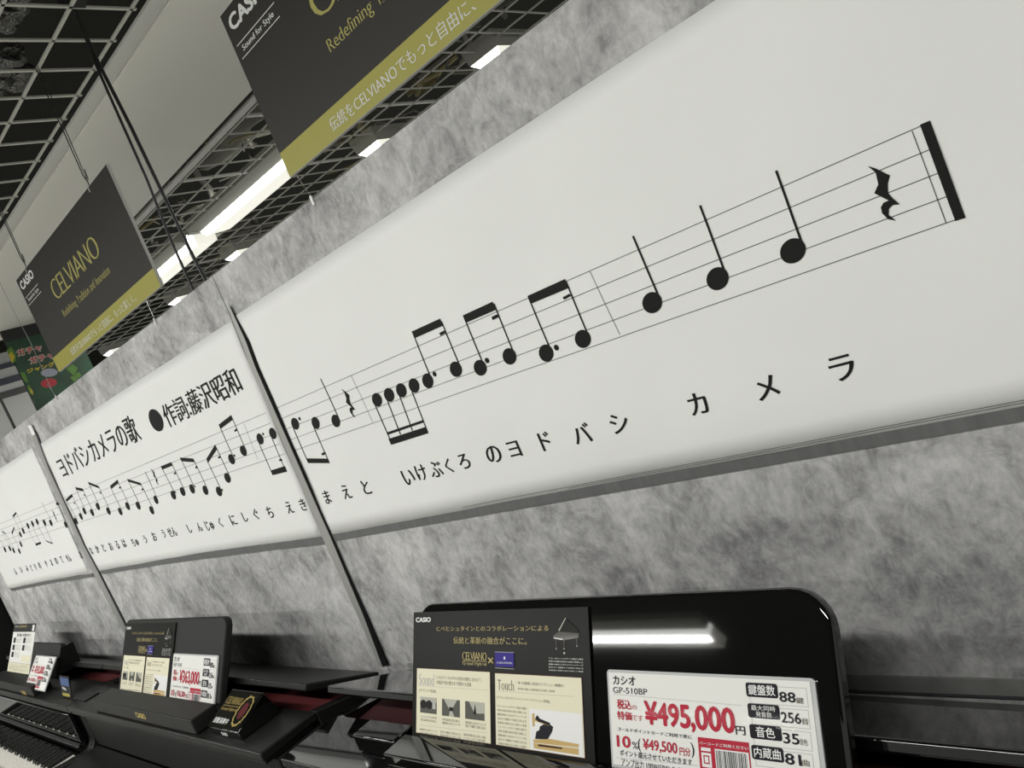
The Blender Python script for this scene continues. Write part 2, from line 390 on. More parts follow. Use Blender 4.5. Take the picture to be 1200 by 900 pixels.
# post right of the first poster
strip([(34, 500), (36, 512), (53, 550), (94, 640), (109, 672), (147, 745)],
      [(38, 500), (42, 511), (57, 550), (98.6, 640), (115.5, 672), (152, 745)], WY-0.0065, 0.003, M['alu'], 'post')
strip([(39, 505), (42, 511), (56, 550), (98.4, 640), (115.3, 672), (152, 745)],
      [(40, 504), (43.8, 511), (58.4, 550), (99.3, 640), (116.4, 672), (153.8, 745)], WY-0.0058, 0.0006, M['alu_dark'], 'joint_gap')
strip([(33, 499), (37.5, 510.5)], [(36, 498), (41, 509)], WY-0.0085, 0.002, M['white_tape'], 'tape_patch')
# grey tape band below the posters, cloth seam strip near the bottom
strip([(11.5, 690), (65, 679), (108, 672.5)], [(13.4, 692.7), (67, 682), (109.5, 676)], WY-0.0062, 0.0055, M['tape'], 'tape_band')
strip([(117, 669.5), (185, 657), (253, 645.5), (320, 637), (377, 630)], [(119, 673), (187, 661.8), (255, 652.5), (322, 644), (380.5, 637.5)], WY-0.0062, 0.0055, M['tape'], 'tape_band')
mb = MB(); mb.box((-1.80, WY-0.003, -0.3515), (2.08, WY-0.0003, -0.3325), M['tape']); mb.link('tape_band', wall)
mb = MB(); mb.box((-1.70, WY-0.004, -0.731), (2.08, WY-0.0003, -0.706), M['seam']); mb.link('seam_strip', wall)
mb = MB(); mb.box((-1.70, WY-0.0055, -0.7345), (2.08, WY-0.0003, -0.7315), M['alu_dark']); mb.link('seam_cord', wall)

# ================================================================== POSTERS
def disp(a, b):       # paper does not lie quite flat: gentle buckles, same for paper and print
    e = 0.0012*math.sin(a*7.1+b*3.0)+0.0009*math.sin(a*17.0-b*11.0+1.3)+0.0006*math.sin(b*29+a*5)
    return e+0.0022
def edge_disp(a, b):
    k = max(0.0, (-0.29-b)/0.045)
    return disp(a, b)+0.0003*k*k*(1+0.8*math.sin(a*6.3))
def poster(name_label, corners, nx, nz=16):
    tl, tr, br, bl = [np.array(c) for c in corners]
    pt = empty('music_poster', X((bl[0]+br[0])/2, WY, float(bl[1])), name_label, 'poster', 'sheet music posters pinned along the grey wall')
    pl = Plane((0, WY-0.0005, Z0), (1, 0, 0), (0, 0, 1))
    mb = MB(); vs = []; fs = []
    for j in range(nz+1):
        for i in range(nx+1):
            u = i/nx; w = j/nz; p = (bl*(1-u)+br*u)*(1-w)+(tl*(1-u)+tr*u)*w
            vs.append(pl.at(p[0], p[1], edge_disp(p[0], p[1])))
    for j in range(nz):
        for i in range(nx): a = j*(nx+1)+i; fs.append([a, a+1, a+nx+2, a+nx+1])
    mb.closed = False; mb.add(vs, fs, M['paper']); o = mb.link('paper_sheet', pt, smooth=True)
    sd = o.modifiers.new('thickness', 'SOLIDIFY'); sd.thickness = 0.0004; sd.offset = -1
    return pt, Print(pl, 0.0006, edge_disp, 0.00012)
def wpt(px, py): return WALL.pick(px, py)
P3, pr3 = poster('right poster of the song, the large notes and a thick final bar line', [(-1.778, 0.2765), (0.02, 0.2765), (0.02, -0.333), (-1.79, -0.333)], 60)
P2, pr2 = poster('middle poster, headed by the black song title and a large round dot', [wp(48, 520), wp(272, 375.5), wp(378, 630), wp(113, 670)], 60)
P1, pr1 = poster('left poster of the song, cut by the picture edge beside the narrow post', [(-5.16, 0.286), (-3.70, 0.284), (-3.737, -0.303), (-5.16, -0.300)], 40)
# staff lines
ST, SB = 0.0225, -0.0945
LW = 0.0008
for pr, x0, x1 in ((pr3, -1.79, -0.2168), (pr2, -3.60, -1.83), (pr1, -5.1, -3.72)):
    for i in range(5):
        za = ST+(SB-ST)*i/4
        dz = 0.016 if pr is pr1 else 0.0
        za0, za1 = (za+0.030, za+0.016) if pr is pr1 else ((za+0.012, za) if pr is pr2 else (za, za))
        pr.line((x0, za0), (x1, za1), LW, M['ink'], 1, 60); pr.link('staff_line', {id(pr1): P1, id(pr2): P2, id(pr3): P3}[id(pr)])
def c4(a, b): return wpt(700+a/2.6087, 120+b/2.6087)
def c3(a, b): return wpt(420+a/3.75, 300+b/3.75)
def c2(a, b): return wpt(280+a/4.0893, 420+b/4.0893)
def c1(a, b): return wpt(60+a/4.5, 420+b/4.5)
def c6(a, b): return wpt(a/6, 560+b/6)
INK = M['ink']
HR = 0.40
PT = {}
def fl(pr, name):
    if pr.mb.f: pr.link(name, PT[id(pr)])
PT[id(pr1)] = P1; PT[id(pr2)] = P2; PT[id(pr3)] = P3
def head(pr, p, s=1.0): pr.ell(p, 0.0175*s, 0.0150*s, HR, INK, 2); fl(pr, 'note_head')
def stem(pr, p, q, w=0.0032): pr.line(p, q, w, INK, 2, 3); fl(pr, 'note_stem')
def beam(pr, pts): pr.poly(pts, INK, 3); fl(pr, 'note_beam')
def dot(pr, p, r=0.0046): pr.ell(p, r, r, 0, INK, 2, 12); fl(pr, 'note_dot')
def rest(pr, f):
    P = [(828, 194), (852, 201), (896, 223), (889, 248), (890, 276), (905, 293), (926, 311), (905, 313), (893, 324), (892, 343), (915, 361), (890, 356), (872, 338), (868, 320), (876, 306), (892, 299), (848, 277), (860, 250), (852, 214)]
    Q = [f(*p) for p in P]
    # split in two convex-ish pieces for a clean fill
    pr.poly([Q[i] for i in (0, 1, 2, 3, 18)], INK, 2); pr.poly([Q[i] for i in (18, 3, 4, 17)], INK, 2); pr.poly([Q[i] for i in (17, 4, 5, 16)], INK, 2); pr.poly([Q[i] for i in (16, 5, 6, 7, 15)], INK, 2)
    pr.poly([Q[i] for i in (15, 7, 8, 13, 14)], INK, 2); pr.poly([Q[i] for i in (13, 8, 9, 12)], INK, 2); pr.poly([Q[i] for i in (12, 9, 10, 11)], INK, 2); fl(pr, 'rest_mark')
def rest_at(pr, top, bot):
    """copy of the large rest scaled between two points"""
    a0 = c4(828, 194); b0 = c4(915, 361); sc = (top[1]-bot[1])/(a0[1]-b0[1])
    rest(pr, lambda a, b: ((c4(a, b)[0]-a0[0])*sc+top[0], (c4(a, b)[1]-a0[1])*sc+top[1]))
# --- poster 3
for h, s0, s1 in (((172, 610), (194, 596), (113, 407)), ((371, 537), (396, 524), (316, 314)), ((601, 452), (631, 435), (549, 208))):
    head(pr3, c4(*h), 1.05); stem(pr3, c4(*s0), c4(*s1), 0.0034)
rest(pr3, c4)
pr3.line(c4(963, 87), c4(1067, 368), 0.0009, INK, 2, 3)
pr3.poly([c4(987, 68), c4(1018, 55), c4(1127, 352), c4(1095, 362)], INK, 2)
fl(pr3, 'final_bar'); pr3.line(wpt(693.3, 317), wpt(728.3, 391.5), 0.0009, INK, 2, 3); fl(pr3, 'bar_line')
for p in ((86, 630), (138, 609), (191, 589), (247, 568), (308, 547), (432, 496), (538, 490), (666, 440), (829, 425), (993, 361)): head(pr3, c3(*p))
for a, b in (((79, 655), (150, 815)), ((131, 635), (190, 782)), ((184, 615), (243, 765)), ((238, 595), (310, 770)), ((324, 540), (244, 340)), ((449, 480), (370, 285)),
             ((554, 480), (470, 268)), ((685, 425), (600, 208)), ((849, 410), (753, 182)), ((1017, 345), (920, 110))): stem(pr3, c3(*a), c3(*b), 0.003)
beam(pr3, [c3(129, 773), c3(286, 719), c3(291, 729), c3(134, 783)]); beam(pr3, [c3(138, 801), c3(300, 748), c3(314, 775), c3(150, 827)])
for q in (((237, 331), (364, 273), (377, 304), (253, 359)), ((464, 259), (594, 199), (608, 235), (479, 291)), ((747, 174), (915, 98), (931, 138), (765, 207)),
          ((361, 336), (385, 324), (390, 336), (366, 348)), ((589, 266), (614, 254), (621, 267), (595, 280)), ((904, 179), (935, 162), (943, 172), (912, 189))): beam(pr3, [c3(*p) for p in q])
for p in ((338, 517), (568, 458), (875, 400)): dot(pr3, c3(*p), 0.0055)
for p in ((274, 311), (373, 307), (472, 296)): head(pr3, c2(*p))
dot(pr3, c2(295, 287)); stem(pr3, c2(265, 330), c2(335, 498), 0.003); stem(pr3, c2(363, 325), c2(438, 495), 0.003); stem(pr3, c2(487, 285), c2(398, 95), 0.003)
beam(pr3, [c2(325, 477), c2(432, 477), c2(441, 499), (c2(335, 500))]); beam(pr3, [c2(400, 453), c2(418, 444), c2(424, 455), c2(405, 463)])
rest_at(pr3, c2(497, 142), c2(568, 280)); pr3.line(c2(545, 78), c2(648, 303), 0.0009, INK, 2, 3); fl(pr3, 'bar_line')
# lyrics
TX = dict(contrast=0.0, bold=0.006)
def kana(pr, ch, px, py, h=0.034, asp=1.0, mt=INK):
    a, b = wpt(px, py); vs, fs, asp0, nv_ = glyphs(ch, contrast=0.014, bold=0.018)
    hh = h*(0.9 if ch in 'ヨうくしんろ' else 1.0); w = hh*(min(asp0, 1.15) if len(ch) == 1 else asp0)*asp
    pr.text(ch, (a-w/2, b-hh/2), (a+w/2, b+hh/2), mt, 2, contrast=0.014, bold=0.018); fl(pr, 'lyric_character')
for zz_, x0_ in ((-0.3262, -1.25), (-0.3292, -0.95)):
    pr3.line((x0_, zz_), (0.015, zz_+0.0005), 0.0009, M['tape'], 1, 20); fl(pr3, 'edge_line')
for ch, x, y in (('ま', 384, 582), ('え', 407, 575.5), ('と', 430.5, 570), ('い', 480, 558.5), ('け', 495, 553), ('ぶ', 512, 549), ('く', 527, 545), ('ろ', 545, 540),
                 ('の', 579, 532), ('ヨ', 603, 526), ('ド', 640, 516.5), ('バ', 683, 507), ('シ', 727, 495), ('カ', 819, 472), ('メ', 900, 453), ('ラ', 988, 430.5)):
    kana(pr3, ch, x, y, 0.036 if x < 700 else 0.035)
# --- poster 2
for p in ((537, 302), (573, 270), (600, 230), (657, 240), (697, 197), (769, 230), (853, 233), (905, 195), (976, 193), (1070, 226), (1102, 152)): head(pr2, c6(*p))
for p in ((650, 718), (698, 700), (748, 686), (820, 692), (892, 698), (934, 628), (955, 530), (1016, 486)): head(pr2, c1(*p))
for p in ((106, 384), (168, 357)): head(pr2, c2(*p))
SW = 0.0026
for a, b in (((472, 155), (545, 290)), ((514, 122), (581, 262)), ((541, 75), (608, 222)), ((594, 85), (665, 232)), ((633, 38), (706, 188)), ((700, 60), (777, 220)),
             ((784, 68), (864, 222)), ((834, 25), (914, 185)), ((905, 18), (985, 182)), ((993, 45), (1081, 215)), ((1045, 0), (1112, 145))): stem(pr2, c6(*a), c6(*b), SW)
for a, b in (((590, 575), (658, 708)), ((643, 555), (706, 690)), ((692, 533), (757, 672)), ((760, 538), (828, 680)), ((831, 540), (901, 686)), ((876, 465), (943, 616)),
             ((893, 358), (964, 518)), ((954, 310), (1026, 474)), ((1020, 345), (1095, 535)), ((497, 597), (528, 660))): stem(pr2, c1(*a), c1(*b), SW if a[0] != 1020 else 0.001)
for a, b in (((98, 398), (165, 555)), ((162, 375), (230, 543))): stem(pr2, c2(*a), c2(*b), SW)
for q in (((468, 150), (511, 110), (517, 130), (476, 166)), ((535, 62), (590, 71), (598, 91), (545, 82)), ((626, 24), (697, 54), (705, 72), (636, 43)), ((778, 54), (830, 11), (839, 33), (787, 77)), ((898, 5), (989, 34), (999, 54), (906, 25)),
          ((524, 170), (532, 170), (534, 180), (527, 182)), ((599, 113), (605, 110), (609, 120), (602, 123)), ((707, 99), (713, 96), (718, 106), (711, 109)), ((841, 64), (853, 58), (858, 68), (846, 74)), ((996, 78), (1006, 72), (1011, 83), (1001, 89))): beam(pr2, [c6(*p) for p in q])
for q in (((585, 566), (640, 544), (648, 562), (593, 584)), ((685, 520), (755, 525), (765, 545), (693, 540)), ((826, 526), (871, 452), (881, 476), (834, 549)), ((887, 348), (950, 298), (960, 322), (897, 370)),
          ((652, 602), (660, 597), (665, 605), (656, 611)), ((765, 570), (774, 564), (779, 573), (769, 579)), ((885, 517), (895, 511), (900, 520), (889, 526)), ((967, 377), (980, 368), (986, 378), (972, 387))): beam(pr2, [c1(*p) for p in q])
beam(pr2, [c2(157, 535), c2(224, 514), c2(234, 541), c2(165, 558)]); beam(pr2, [c2(196, 483), c2(208, 478), c2(213, 487), c2(200, 491)]); dot(pr2, c2(121, 360), 0.004)
for p in ((660, 703), (762, 672), (908, 690), (969, 511)): dot(pr2, c1(*p), 0.004)
rest_at(pr2, c1(527, 577), c1(565, 670))
T2 = dict(contrast=0.016, bold=0.016)
pr2.text('ヨドバシカメラの歌', (-3.492, 0.104), (-2.617, 0.197), INK, 2, **T2)
fl(pr2, 'song_title'); pr2.ell((-2.4560, 0.139), 0.046, 0.037, 0, INK, 2); fl(pr2, 'round_dot')
pr2.text('作詞:藤沢昭和', (-2.395, 0.0985), (-1.887, 0.171), INK, 2, **T2); fl(pr2, 'credit_line')
for ch, x, y in (('な', 107.5, 645), ('か', 115, 642.7), ('と', 122.7, 641), ('お', 131, 639.5), ('る', 138.7, 638), ('は', 146.7, 636), ('う', 170.7, 631.5), ('お', 181, 628.5), ('う', 192, 625), ('し', 222.7, 619), ('ん', 234.7, 617),
                 ('く', 260, 611.5), ('に', 274.7, 608.5), ('し', 288, 605), ('ぐ', 301, 602), ('ち', 317.5, 599.5), ('え', 340, 594), ('き', 355.5, 591)): kana(pr2, ch, x, y)
kana(pr2, 'ちゅ', 159.5, 634.7, asp=0.9); kana(pr2, 'せん', 202.3, 623, asp=0.9); kana(pr2, 'じゅ', 247, 615, asp=0.9)
# --- poster 1
for p in ((466, 328), (202, 335), (235, 320), (268, 305), (318, 312), (360, 315), (150, 395), (170, 370), (138, 515), (152, 465), (40, 503), (72, 495), (97, 510)): head(pr1, c6(*p), 1.0)
for a, b in (((410, 180), (474, 335)), ((200, 350), (258, 465)), ((233, 335), (292, 452)), ((266, 320), (333, 440)), ((317, 325), (376, 455)), ((97, 270), (156, 385)), ((121, 245), (175, 362)), ((87, 390), (143, 505)), ((105, 345), (157, 455)), ((0, 425), (44, 495)), ((20, 375), (76, 485)), ((45, 392), (100, 500)), ((297, 170), (366, 305))): stem(pr1, c6(*a), c6(*b), 0.0022)
for q in (((95, 262), (119, 237), (122, 250), (99, 278)), ((85, 383), (103, 340), (107, 350), (90, 397)), ((18, 368), (44, 388), (47, 396), (21, 377)), ((254, 460), (294, 446), (298, 460), (259, 475)), ((328, 434), (374, 453), (378, 463), (338, 444)), ((398, 174), (414, 170), (418, 188), (403, 190))): beam(pr1, [c6(*p) for p in q])
rest_at(pr1, c6(363, 222), c6(400, 310))
for ch, x, y in (('る', 19, 669.5), ('い', 25.5, 667.5), ('み', 32.5, 666), ('ど', 37.5, 665), ('り', 42, 664), ('の', 47, 662.5), ('や', 55, 660), ('ま', 61.5, 658.5), ('の', 67, 657), ('て', 73, 655.5), ('ま', 95, 650)): kana(pr1, ch, x, y, 0.034, 0.9)
kana(pr1, 'せん', 81, 653.5, 0.034, 0.8)

# ================================================================== HANGING SIGNS
SY = 1.33
SG = Plane((0, SY, Z0), (1, 0, 0), (0, 0, 1))
def sign(x0, label, wires):
    W = 1.25; zb, zt = 0.586, 1.045
    t = empty('hanging_sign', X(x0+W/2, SY, zb), label, 'sign', 'black and gold signs hanging from the ceiling')
    mb = MB(); mb.box((x0, SY, zb), (x0+W, SY+0.012, zt), M['board_edge']); mb.link('board', t)
    p = Print(Plane((x0, SY, Z0), (1, 0, 0), (0, 0, 1)), 0.0006)
    p.rect(0.0, zb+0.001, W, 0.655, M['sign_gold'], 0); p.rect(0.0, 0.655, W, zt-0.0015, M['sign'], 0)
    p.link('printed_face', t)
    p = Print(Plane((x0, SY, Z0), (1, 0, 0), (0, 0, 1)), 0.0010)
    p.text('CASIO', (0.022, 0.985), (0.222, 1.024), M['white_ink'], 1, bold=0.045); p.link('maker_mark', t)
    p.line((0.016, 0.951), (0.222, 0.951), 0.0022, M['white_ink']); p.line((0.016, 0.9155), (0.222, 0.9155), 0.0022, M['white_ink'])
    p.text('Sound for Style', (0.035, 0.923), (0.203, 0.942), M['white_ink'], 1, bold=0.012); p.link('tagline', t)
    p.text('CELVIANO', (0.336, 0.831), (0.926, 0.913), M['sign_ink_gold'], 1, contrast=0.024, serif=True, spacing=0.92); p.link('product_name', t)
    for wd, a0, a1, b0, b1 in (('Redefining', .336, .522, .7455, .785), ('T', .536, .556, .753, .7835), ('radition', .553, .687, .7525, .785), ('and', .702, .757, .7525, .785), ('Innovation', .773, .932, .7525, .784)):
        p.text(wd, (a0, b0), (a1, b1), M['sign_ink_gold'], 1, contrast=0.011, serif=True)
    p.link('motto', t)
    p.text('伝統をCELVIANOでもっと自由に、もっと楽しく。', (0.233, 0.603), (1.033, 0.636), M['white_ink'], 1, contrast=0.012)
    p.link('band_lettering', t)
    for a, zh in wires:
        mb = MB(); x = x0+a
        mb.tube([X(x, SY+0.006, zt-0.03), X(x, SY+0.006, zt+0.02), X(x-0.012, SY+0.006, zt+0.05), X(x-0.004, SY+0.006, HC-0.06), X(x+0.004, SY+0.006, HC)], 0.0022, M['wire'], 6)
        mb.tube([X(x+0.018, SY+0.006, zt+0.06), X(x+0.012, SY+0.006, zt+0.025), X(x, SY+0.006, zt+0.02)], 0.0022, M['wire'], 6)
        mb.tube([X(x+0.003, SY+0.006, zt+0.03), X(x+0.02, SY+0.006, HC-0.055), X(x+0.02, SY+0.006, HC)], 0.0018, M['wire'], 6)
        mb.link('hanging_wire', t)
        mb = MB(); mb.box((x-0.0025, SY-0.003, zt-0.02), (x+0.0025, SY+0.015, zt+0.003), M['clear']); mb.link('clip', t)
    return t
sign(-3.897, 'smaller looking dark sign farther away, whole gold product name in view', ((0.165, 0), (1.055, 0)))
sign(-1.722, 'nearest sign at the top, cut off by the picture edge', ((0.165, 0), (1.055, 0)))
# clips and wires on the top edge of the wall cloth
for (px, py), (qx, qy) in (((366, 236), (346, 203)), ((180, 374), (170, 350)), ((65, 465), (54, 448))):
    x, z = wp(px, py, WY-0.003)
    t = empty('cloth_clip', X(x, WY, WT), None, 'clip')
    mb = MB(); mb.box((x-0.003, WY-0.0035, WT-0.014), (x+0.003, WY-0.0003, WT+0.006), M['clear']); mb.link('clip_body', t)
    qq = ray(qx, qy); qq = qq*((SY+0.006)/qq[1]); mb = MB(); mb.tube([X(x, WY-0.002, WT+0.004), X(qq[0], SY+0.006, 0.583)], 0.0014, M['wire'], 6); mb.link('wire', t)
    tag(t, {366: 'clear clip on the cloth top below the big sign corner', 180: 'clear clip on the cloth top below the farther sign', 65: 'clear clip on the cloth top nearest the green banner'}[px], group='clips on the top edge of the cloth wall')

# thick black suspension cables with their ceiling clamp, left of the near sign
t = empty('suspension_cable', X(-2.46, 1.35, 0.45), 'pair of thick black cables dropping from a ceiling clamp behind the wall', 'cable')
def zp(px, py, y):
    q = ray(px, py); q = q*(y/q[1]); return X(*q)
mb = MB(); mb.tube([zp(85, 8, 1.36), zp(116, 75, 1.36), zp(154, 150, 1.36), zp(185, 215, 1.36), zp(226, 300, 1.36), zp(240, 327, 1.36), zp(256, 362, 1.36)], 0.0062, M['cable'], 8); mb.link('cable_strand', t, smooth=True)
mb = MB(); mb.tube([zp(88, 12, 1.352), zp(112, 75, 1.352), zp(140, 138, 1.352), zp(172, 210, 1.352), zp(200, 281, 1.352), zp(226, 339, 1.352), zp(240, 372, 1.352)], 0.0048, M['cable'], 8); mb.link('cable_strand', t, smooth=True)
mb = MB(); a = zp(76, 2, 1.36)
mb.prism([zp(62, -6, 1.35), zp(88, -6, 1.35), zp(86, 9, 1.35), zp(80, 10, 1.35), zp(68, 4, 1.35)], (0, 0.04, 0), M['cable']); mb.link('clamp', t)
# thin dark cable far left, in front of the pillar
t2 = empty('thin_cable', X(-4.6, 1.3, 0.5), 'single thin black cable in front of the white pillar, far left', 'cable')
mb = MB(); mb.tube([zp(0, 467, 1.25), zp(7, 481, 1.25), zp(15.5, 498, 1.25), zp(22, 512, 1.25)], 0.0075, M['cable'], 8)
mb.tube([zp(-60, 340, 1.25), zp(-30, 405, 1.25), zp(0, 467, 1.25)], 0.0075, M['cable'], 8); mb.link('cable_strand', t2)
# thin line in front of the banner
t3 = empty('banner_wire', X(-5.2, 1.6, 1.0), 'thin grey wire running down across the jungle banner', 'wire')
mb = MB(); mb.tube([zp(-5, 322, 1.63), zp(15, 362, 1.63), zp(27, 385, 1.63), zp(36, 402, 1.63), zp(62, 460, 1.63)], 0.0013, M['alu'], 6); mb.link('wire_strand', t3)

# ================================================================== LIGHT FIXTURES
def fixture_x(x0, x1, y, label, group, z=HC, d=1):
    """fluorescent trough running along the wall; d=-1 turns its pale side towards the other aisle"""
    t = empty('fluorescent_light', X((x0+x1)/2, y+0.17*d, z), label, 'light', group)
    def pr(name, prof, mt):
        mb = MB(); mb.prism([X(x0, y+a*d, z+b) for a, b in prof], (x1-x0, 0, 0), mt); return mb.link(name, t)
    pr('housing', ((0, 0.05), (0, -0.005), (0.105, -0.03), (0.12, 0.05)), M['housing'])
    pr('bright_lens', ((0.107, -0.030), (0.135, -0.062), (0.165, -0.064), (0.165, 0.03), (0.122, 0.03)), M['lens'])
    pr('side_lens', ((0.1655, -0.064), (0.1655, 0.03), (0.345, 0.03), (0.345, -0.050)), M['lens_side'])
    mb = MB(); mb.box((x0-0.035, min(y+0.02*d, y+0.33*d), z-0.03), (x0-0.002, max(y+0.02*d, y+0.33*d), z+0.05), M['housing']); mb.link('end_cap', t)
    return t
fixture_x(-5.20, -3.60, 2.955, 'long bright ceiling light emerging from behind the near sign', 'ceiling lights in the row above the wall')
fixture_x(-7.00, -5.42, 2.955, 'shorter looking ceiling light crossed by the two black cables', 'ceiling lights in the row above the wall')
def fixture_y(x, y, label, vis=True):
    t = empty('fluorescent_light', X(x, y, HC), label, 'light', 'lights showing just over the wall top')
    w = 0.13; L = 1.2; z = HC
    def ring(ww, zz, y0): return [X(x-ww, y0, zz), X(x+ww, y0, zz), X(x+ww, y+L, zz), X(x-ww, y+L, zz)]
    a = ring(w, z+0.05, y); b = ring(w*.92, z-0.045, y+0.02)
    mb = MB(); mb.add(a+b, [[0, 1, 2, 3], [7, 6, 5, 4], [0, 1, 5, 4], [1, 2, 6, 5], [2, 3, 7, 6], [3, 0, 4, 7]], M['housing']); mb.link('housing', t)
    a = ring(w*.9, z-0.046, y+0.03); b = ring(w*.5, z-0.095, y+0.09)
    mb = MB(); mb.closed = False; mb.add(a+b, [[7, 6, 5, 4], [0, 1, 5, 4], [2, 3, 7, 6]], M['lens']); mb.add(a+b, [[1, 2, 6, 5], [3, 0, 4, 7]], M['lens_side']); mb.link('lens', t)
for x, l in ((-2.72, 'light peeking over the wall top beside the near sign, highest in the picture'), (-3.91, 'light peeking over the wall top under the gold lettering band'),
             (-6.03, 'light peeking over the wall top just right of the two black cables'), (-7.33, 'small light peeking over the wall top left of the two black cables'), (-9.3, 'tiny farthest light over the wall top by the farther sign corner')):
    fixture_y(x, 3.70, l)
# rows over the aisle behind the viewer (they light the wall and show in the polished piano)
for yy, xs in ((-2.78, ((-5.2, -3.40, 'ceiling light mirrored as the upper white streak in the polished stand'), (-7.1, -5.3, 'ceiling light mirrored at the left end of the upper streak'))),
               (-4.15, ((-5.2, -3.42, 'ceiling light mirrored as the lower white streak beside the large price card'),))):
    for x0, x1, lb in xs:
        fixture_x(x0, x1, yy+0.17, lb, 'lights over the aisle', d=-1)
        area('aisle_and_fill_lamp', ((x0+x1)/2, yy, HC+Z0-0.074), x1-x0, 0.06, LAMP_POWER*1.2)
for x, k in ((-6.6, 0.75), (-4.4, 0.9), (-2.2, 1), (0.0, 1.15)):
    area('aisle_and_fill_lamp', (x, -1.1, HC+Z0-0.08), 1.8, 0.15, LAMP_POWER*0.85*k)  # unseen extra row without fixtures, added to brighten the wall
for x in (-6.1, -4.4, -2.2, 0.5):
    area('wall_row_lamp', (x, 3.15, HC+Z0-0.09), 1.5, 0.15, LAMP_POWER*0.25)

# ================================================================== FAR LEFT: BANNER, PILLAR, BLACK PARTITION
BX = -6.95
BN = Plane((BX, 0, Z0), (0, 1, 0), (0, 0, 1))      # faces +X
t = empty('jungle_banner', (BX, 2.4, 0.9+Z0), 'green and black banner with red katakana lettering behind the farther sign', 'banner')
bl = BN.pick(40, 486); tl = BN.pick(2, 392); rt = BN.pick(96, 436)
y0 = tl[0]; y1 = rt[0]+0.1; zt_ = 1.49; zb_ = 0.80
mb = MB(); mb.box((BX-0.03, y0, zb_), (BX, y1, zt_), M['g_black']); mb.link('board', t)
p = Print(BN, 0.001)
zz = BN.pick(20, 398)[1]
p.rect(y0, zb_, y1, zz, M['g_green'], 0)
def b9(a, b): return BN.pick(a/9, 360+b/9)
p.text('ガチャ', b9(190, 532), b9(425, 380), M['g_white'], 1, bold=0.09); p.text('ガチャ', b9(196, 524), b9(419, 387), M['g_red'], 2, bold=0.035)
p.text('ガチャ', b9(322, 612), b9(555, 460), M['g_white'], 1, bold=0.09); p.text('ガチャ', b9(328, 604), b9(549, 467), M['g_red'], 2, bold=0.035)
p.text('ジャングル', b9(292, 702), b9(640, 552), M['g_yellow'], 2, bold=0.05)
c = b9(520, 690); p.ell(c, 0.062, 0.035, -0.2, M['g_grey'], 1); c = b9(515, 800); p.ell(c, 0.06, 0.038, -0.1, M['g_red'], 1)
p.poly([b9(70, 450), b9(120, 420), b9(165, 500), b9(165, 570), b9(125, 600)], M['g_leaf'], 1); p.poly([b9(90, 500), b9(120, 470), b9(155, 520), b9(130, 590)], M['g_yellow'], 2)
for q in (((150, 700), (260, 690), (300, 800), (200, 790)), ((220, 860), (310, 820), (350, 900), (260, 940)), ((290, 1010), (350, 960), (380, 1060), (350, 1110)), ((700, 650), (760, 600), (820, 640), (780, 730)), ((740, 740), (830, 680), (860, 720), (780, 790))): p.poly([(max(y0+0.002, b9(*k)[0]), b9(*k)[1]) for k in q], M['g_leaf'], 1)
p.poly([b9(315, 850), b9(345, 880), b9(350, 930), b9(325, 900)], M['g_yellow'], 2)
p.link('printed_art', t)
# white pillar with dark bands, left of the banner
t = empty('trim_2', X(-8.4, 1.6, -Z0)); tag(t, kind='structure')
mb = MB(); mb.box((-8.7, 0.8, -Z0), (-7.9, 2.6, HC-0.001), M['pillar']); mb.link('pillar', t)
PLN = Plane((-7.9, 0, Z0), (0, 1, 0), (0, 0, 1))
for (pa, pb, mt) in (((2, 433), (2, 427), 'band_dark'), ((2, 452), (2, 444), 'band_dark'), ((2, 468), (2, 460), 'tape')):
    z1 = PLN.pick(*pb)[1]; z0 = PLN.pick(*pa)[1]
    mb = MB(); mb.box((-7.9, 0.8, z0), (-7.885, 2.6, z1), M[mt]); mb.link('dark_band', t)
mb = MB(); mb.box((-5.62, 0.86, -Z0), (-5.44, 1.12, 0.1), M['dark']); mb.box((-7.2, 0.86, -Z0), (-5.62, 0.90, 0.1), M['dark'])
tag(mb.link('display_partition'), 'black partition at the left edge where the grey wall ends', 'partition')

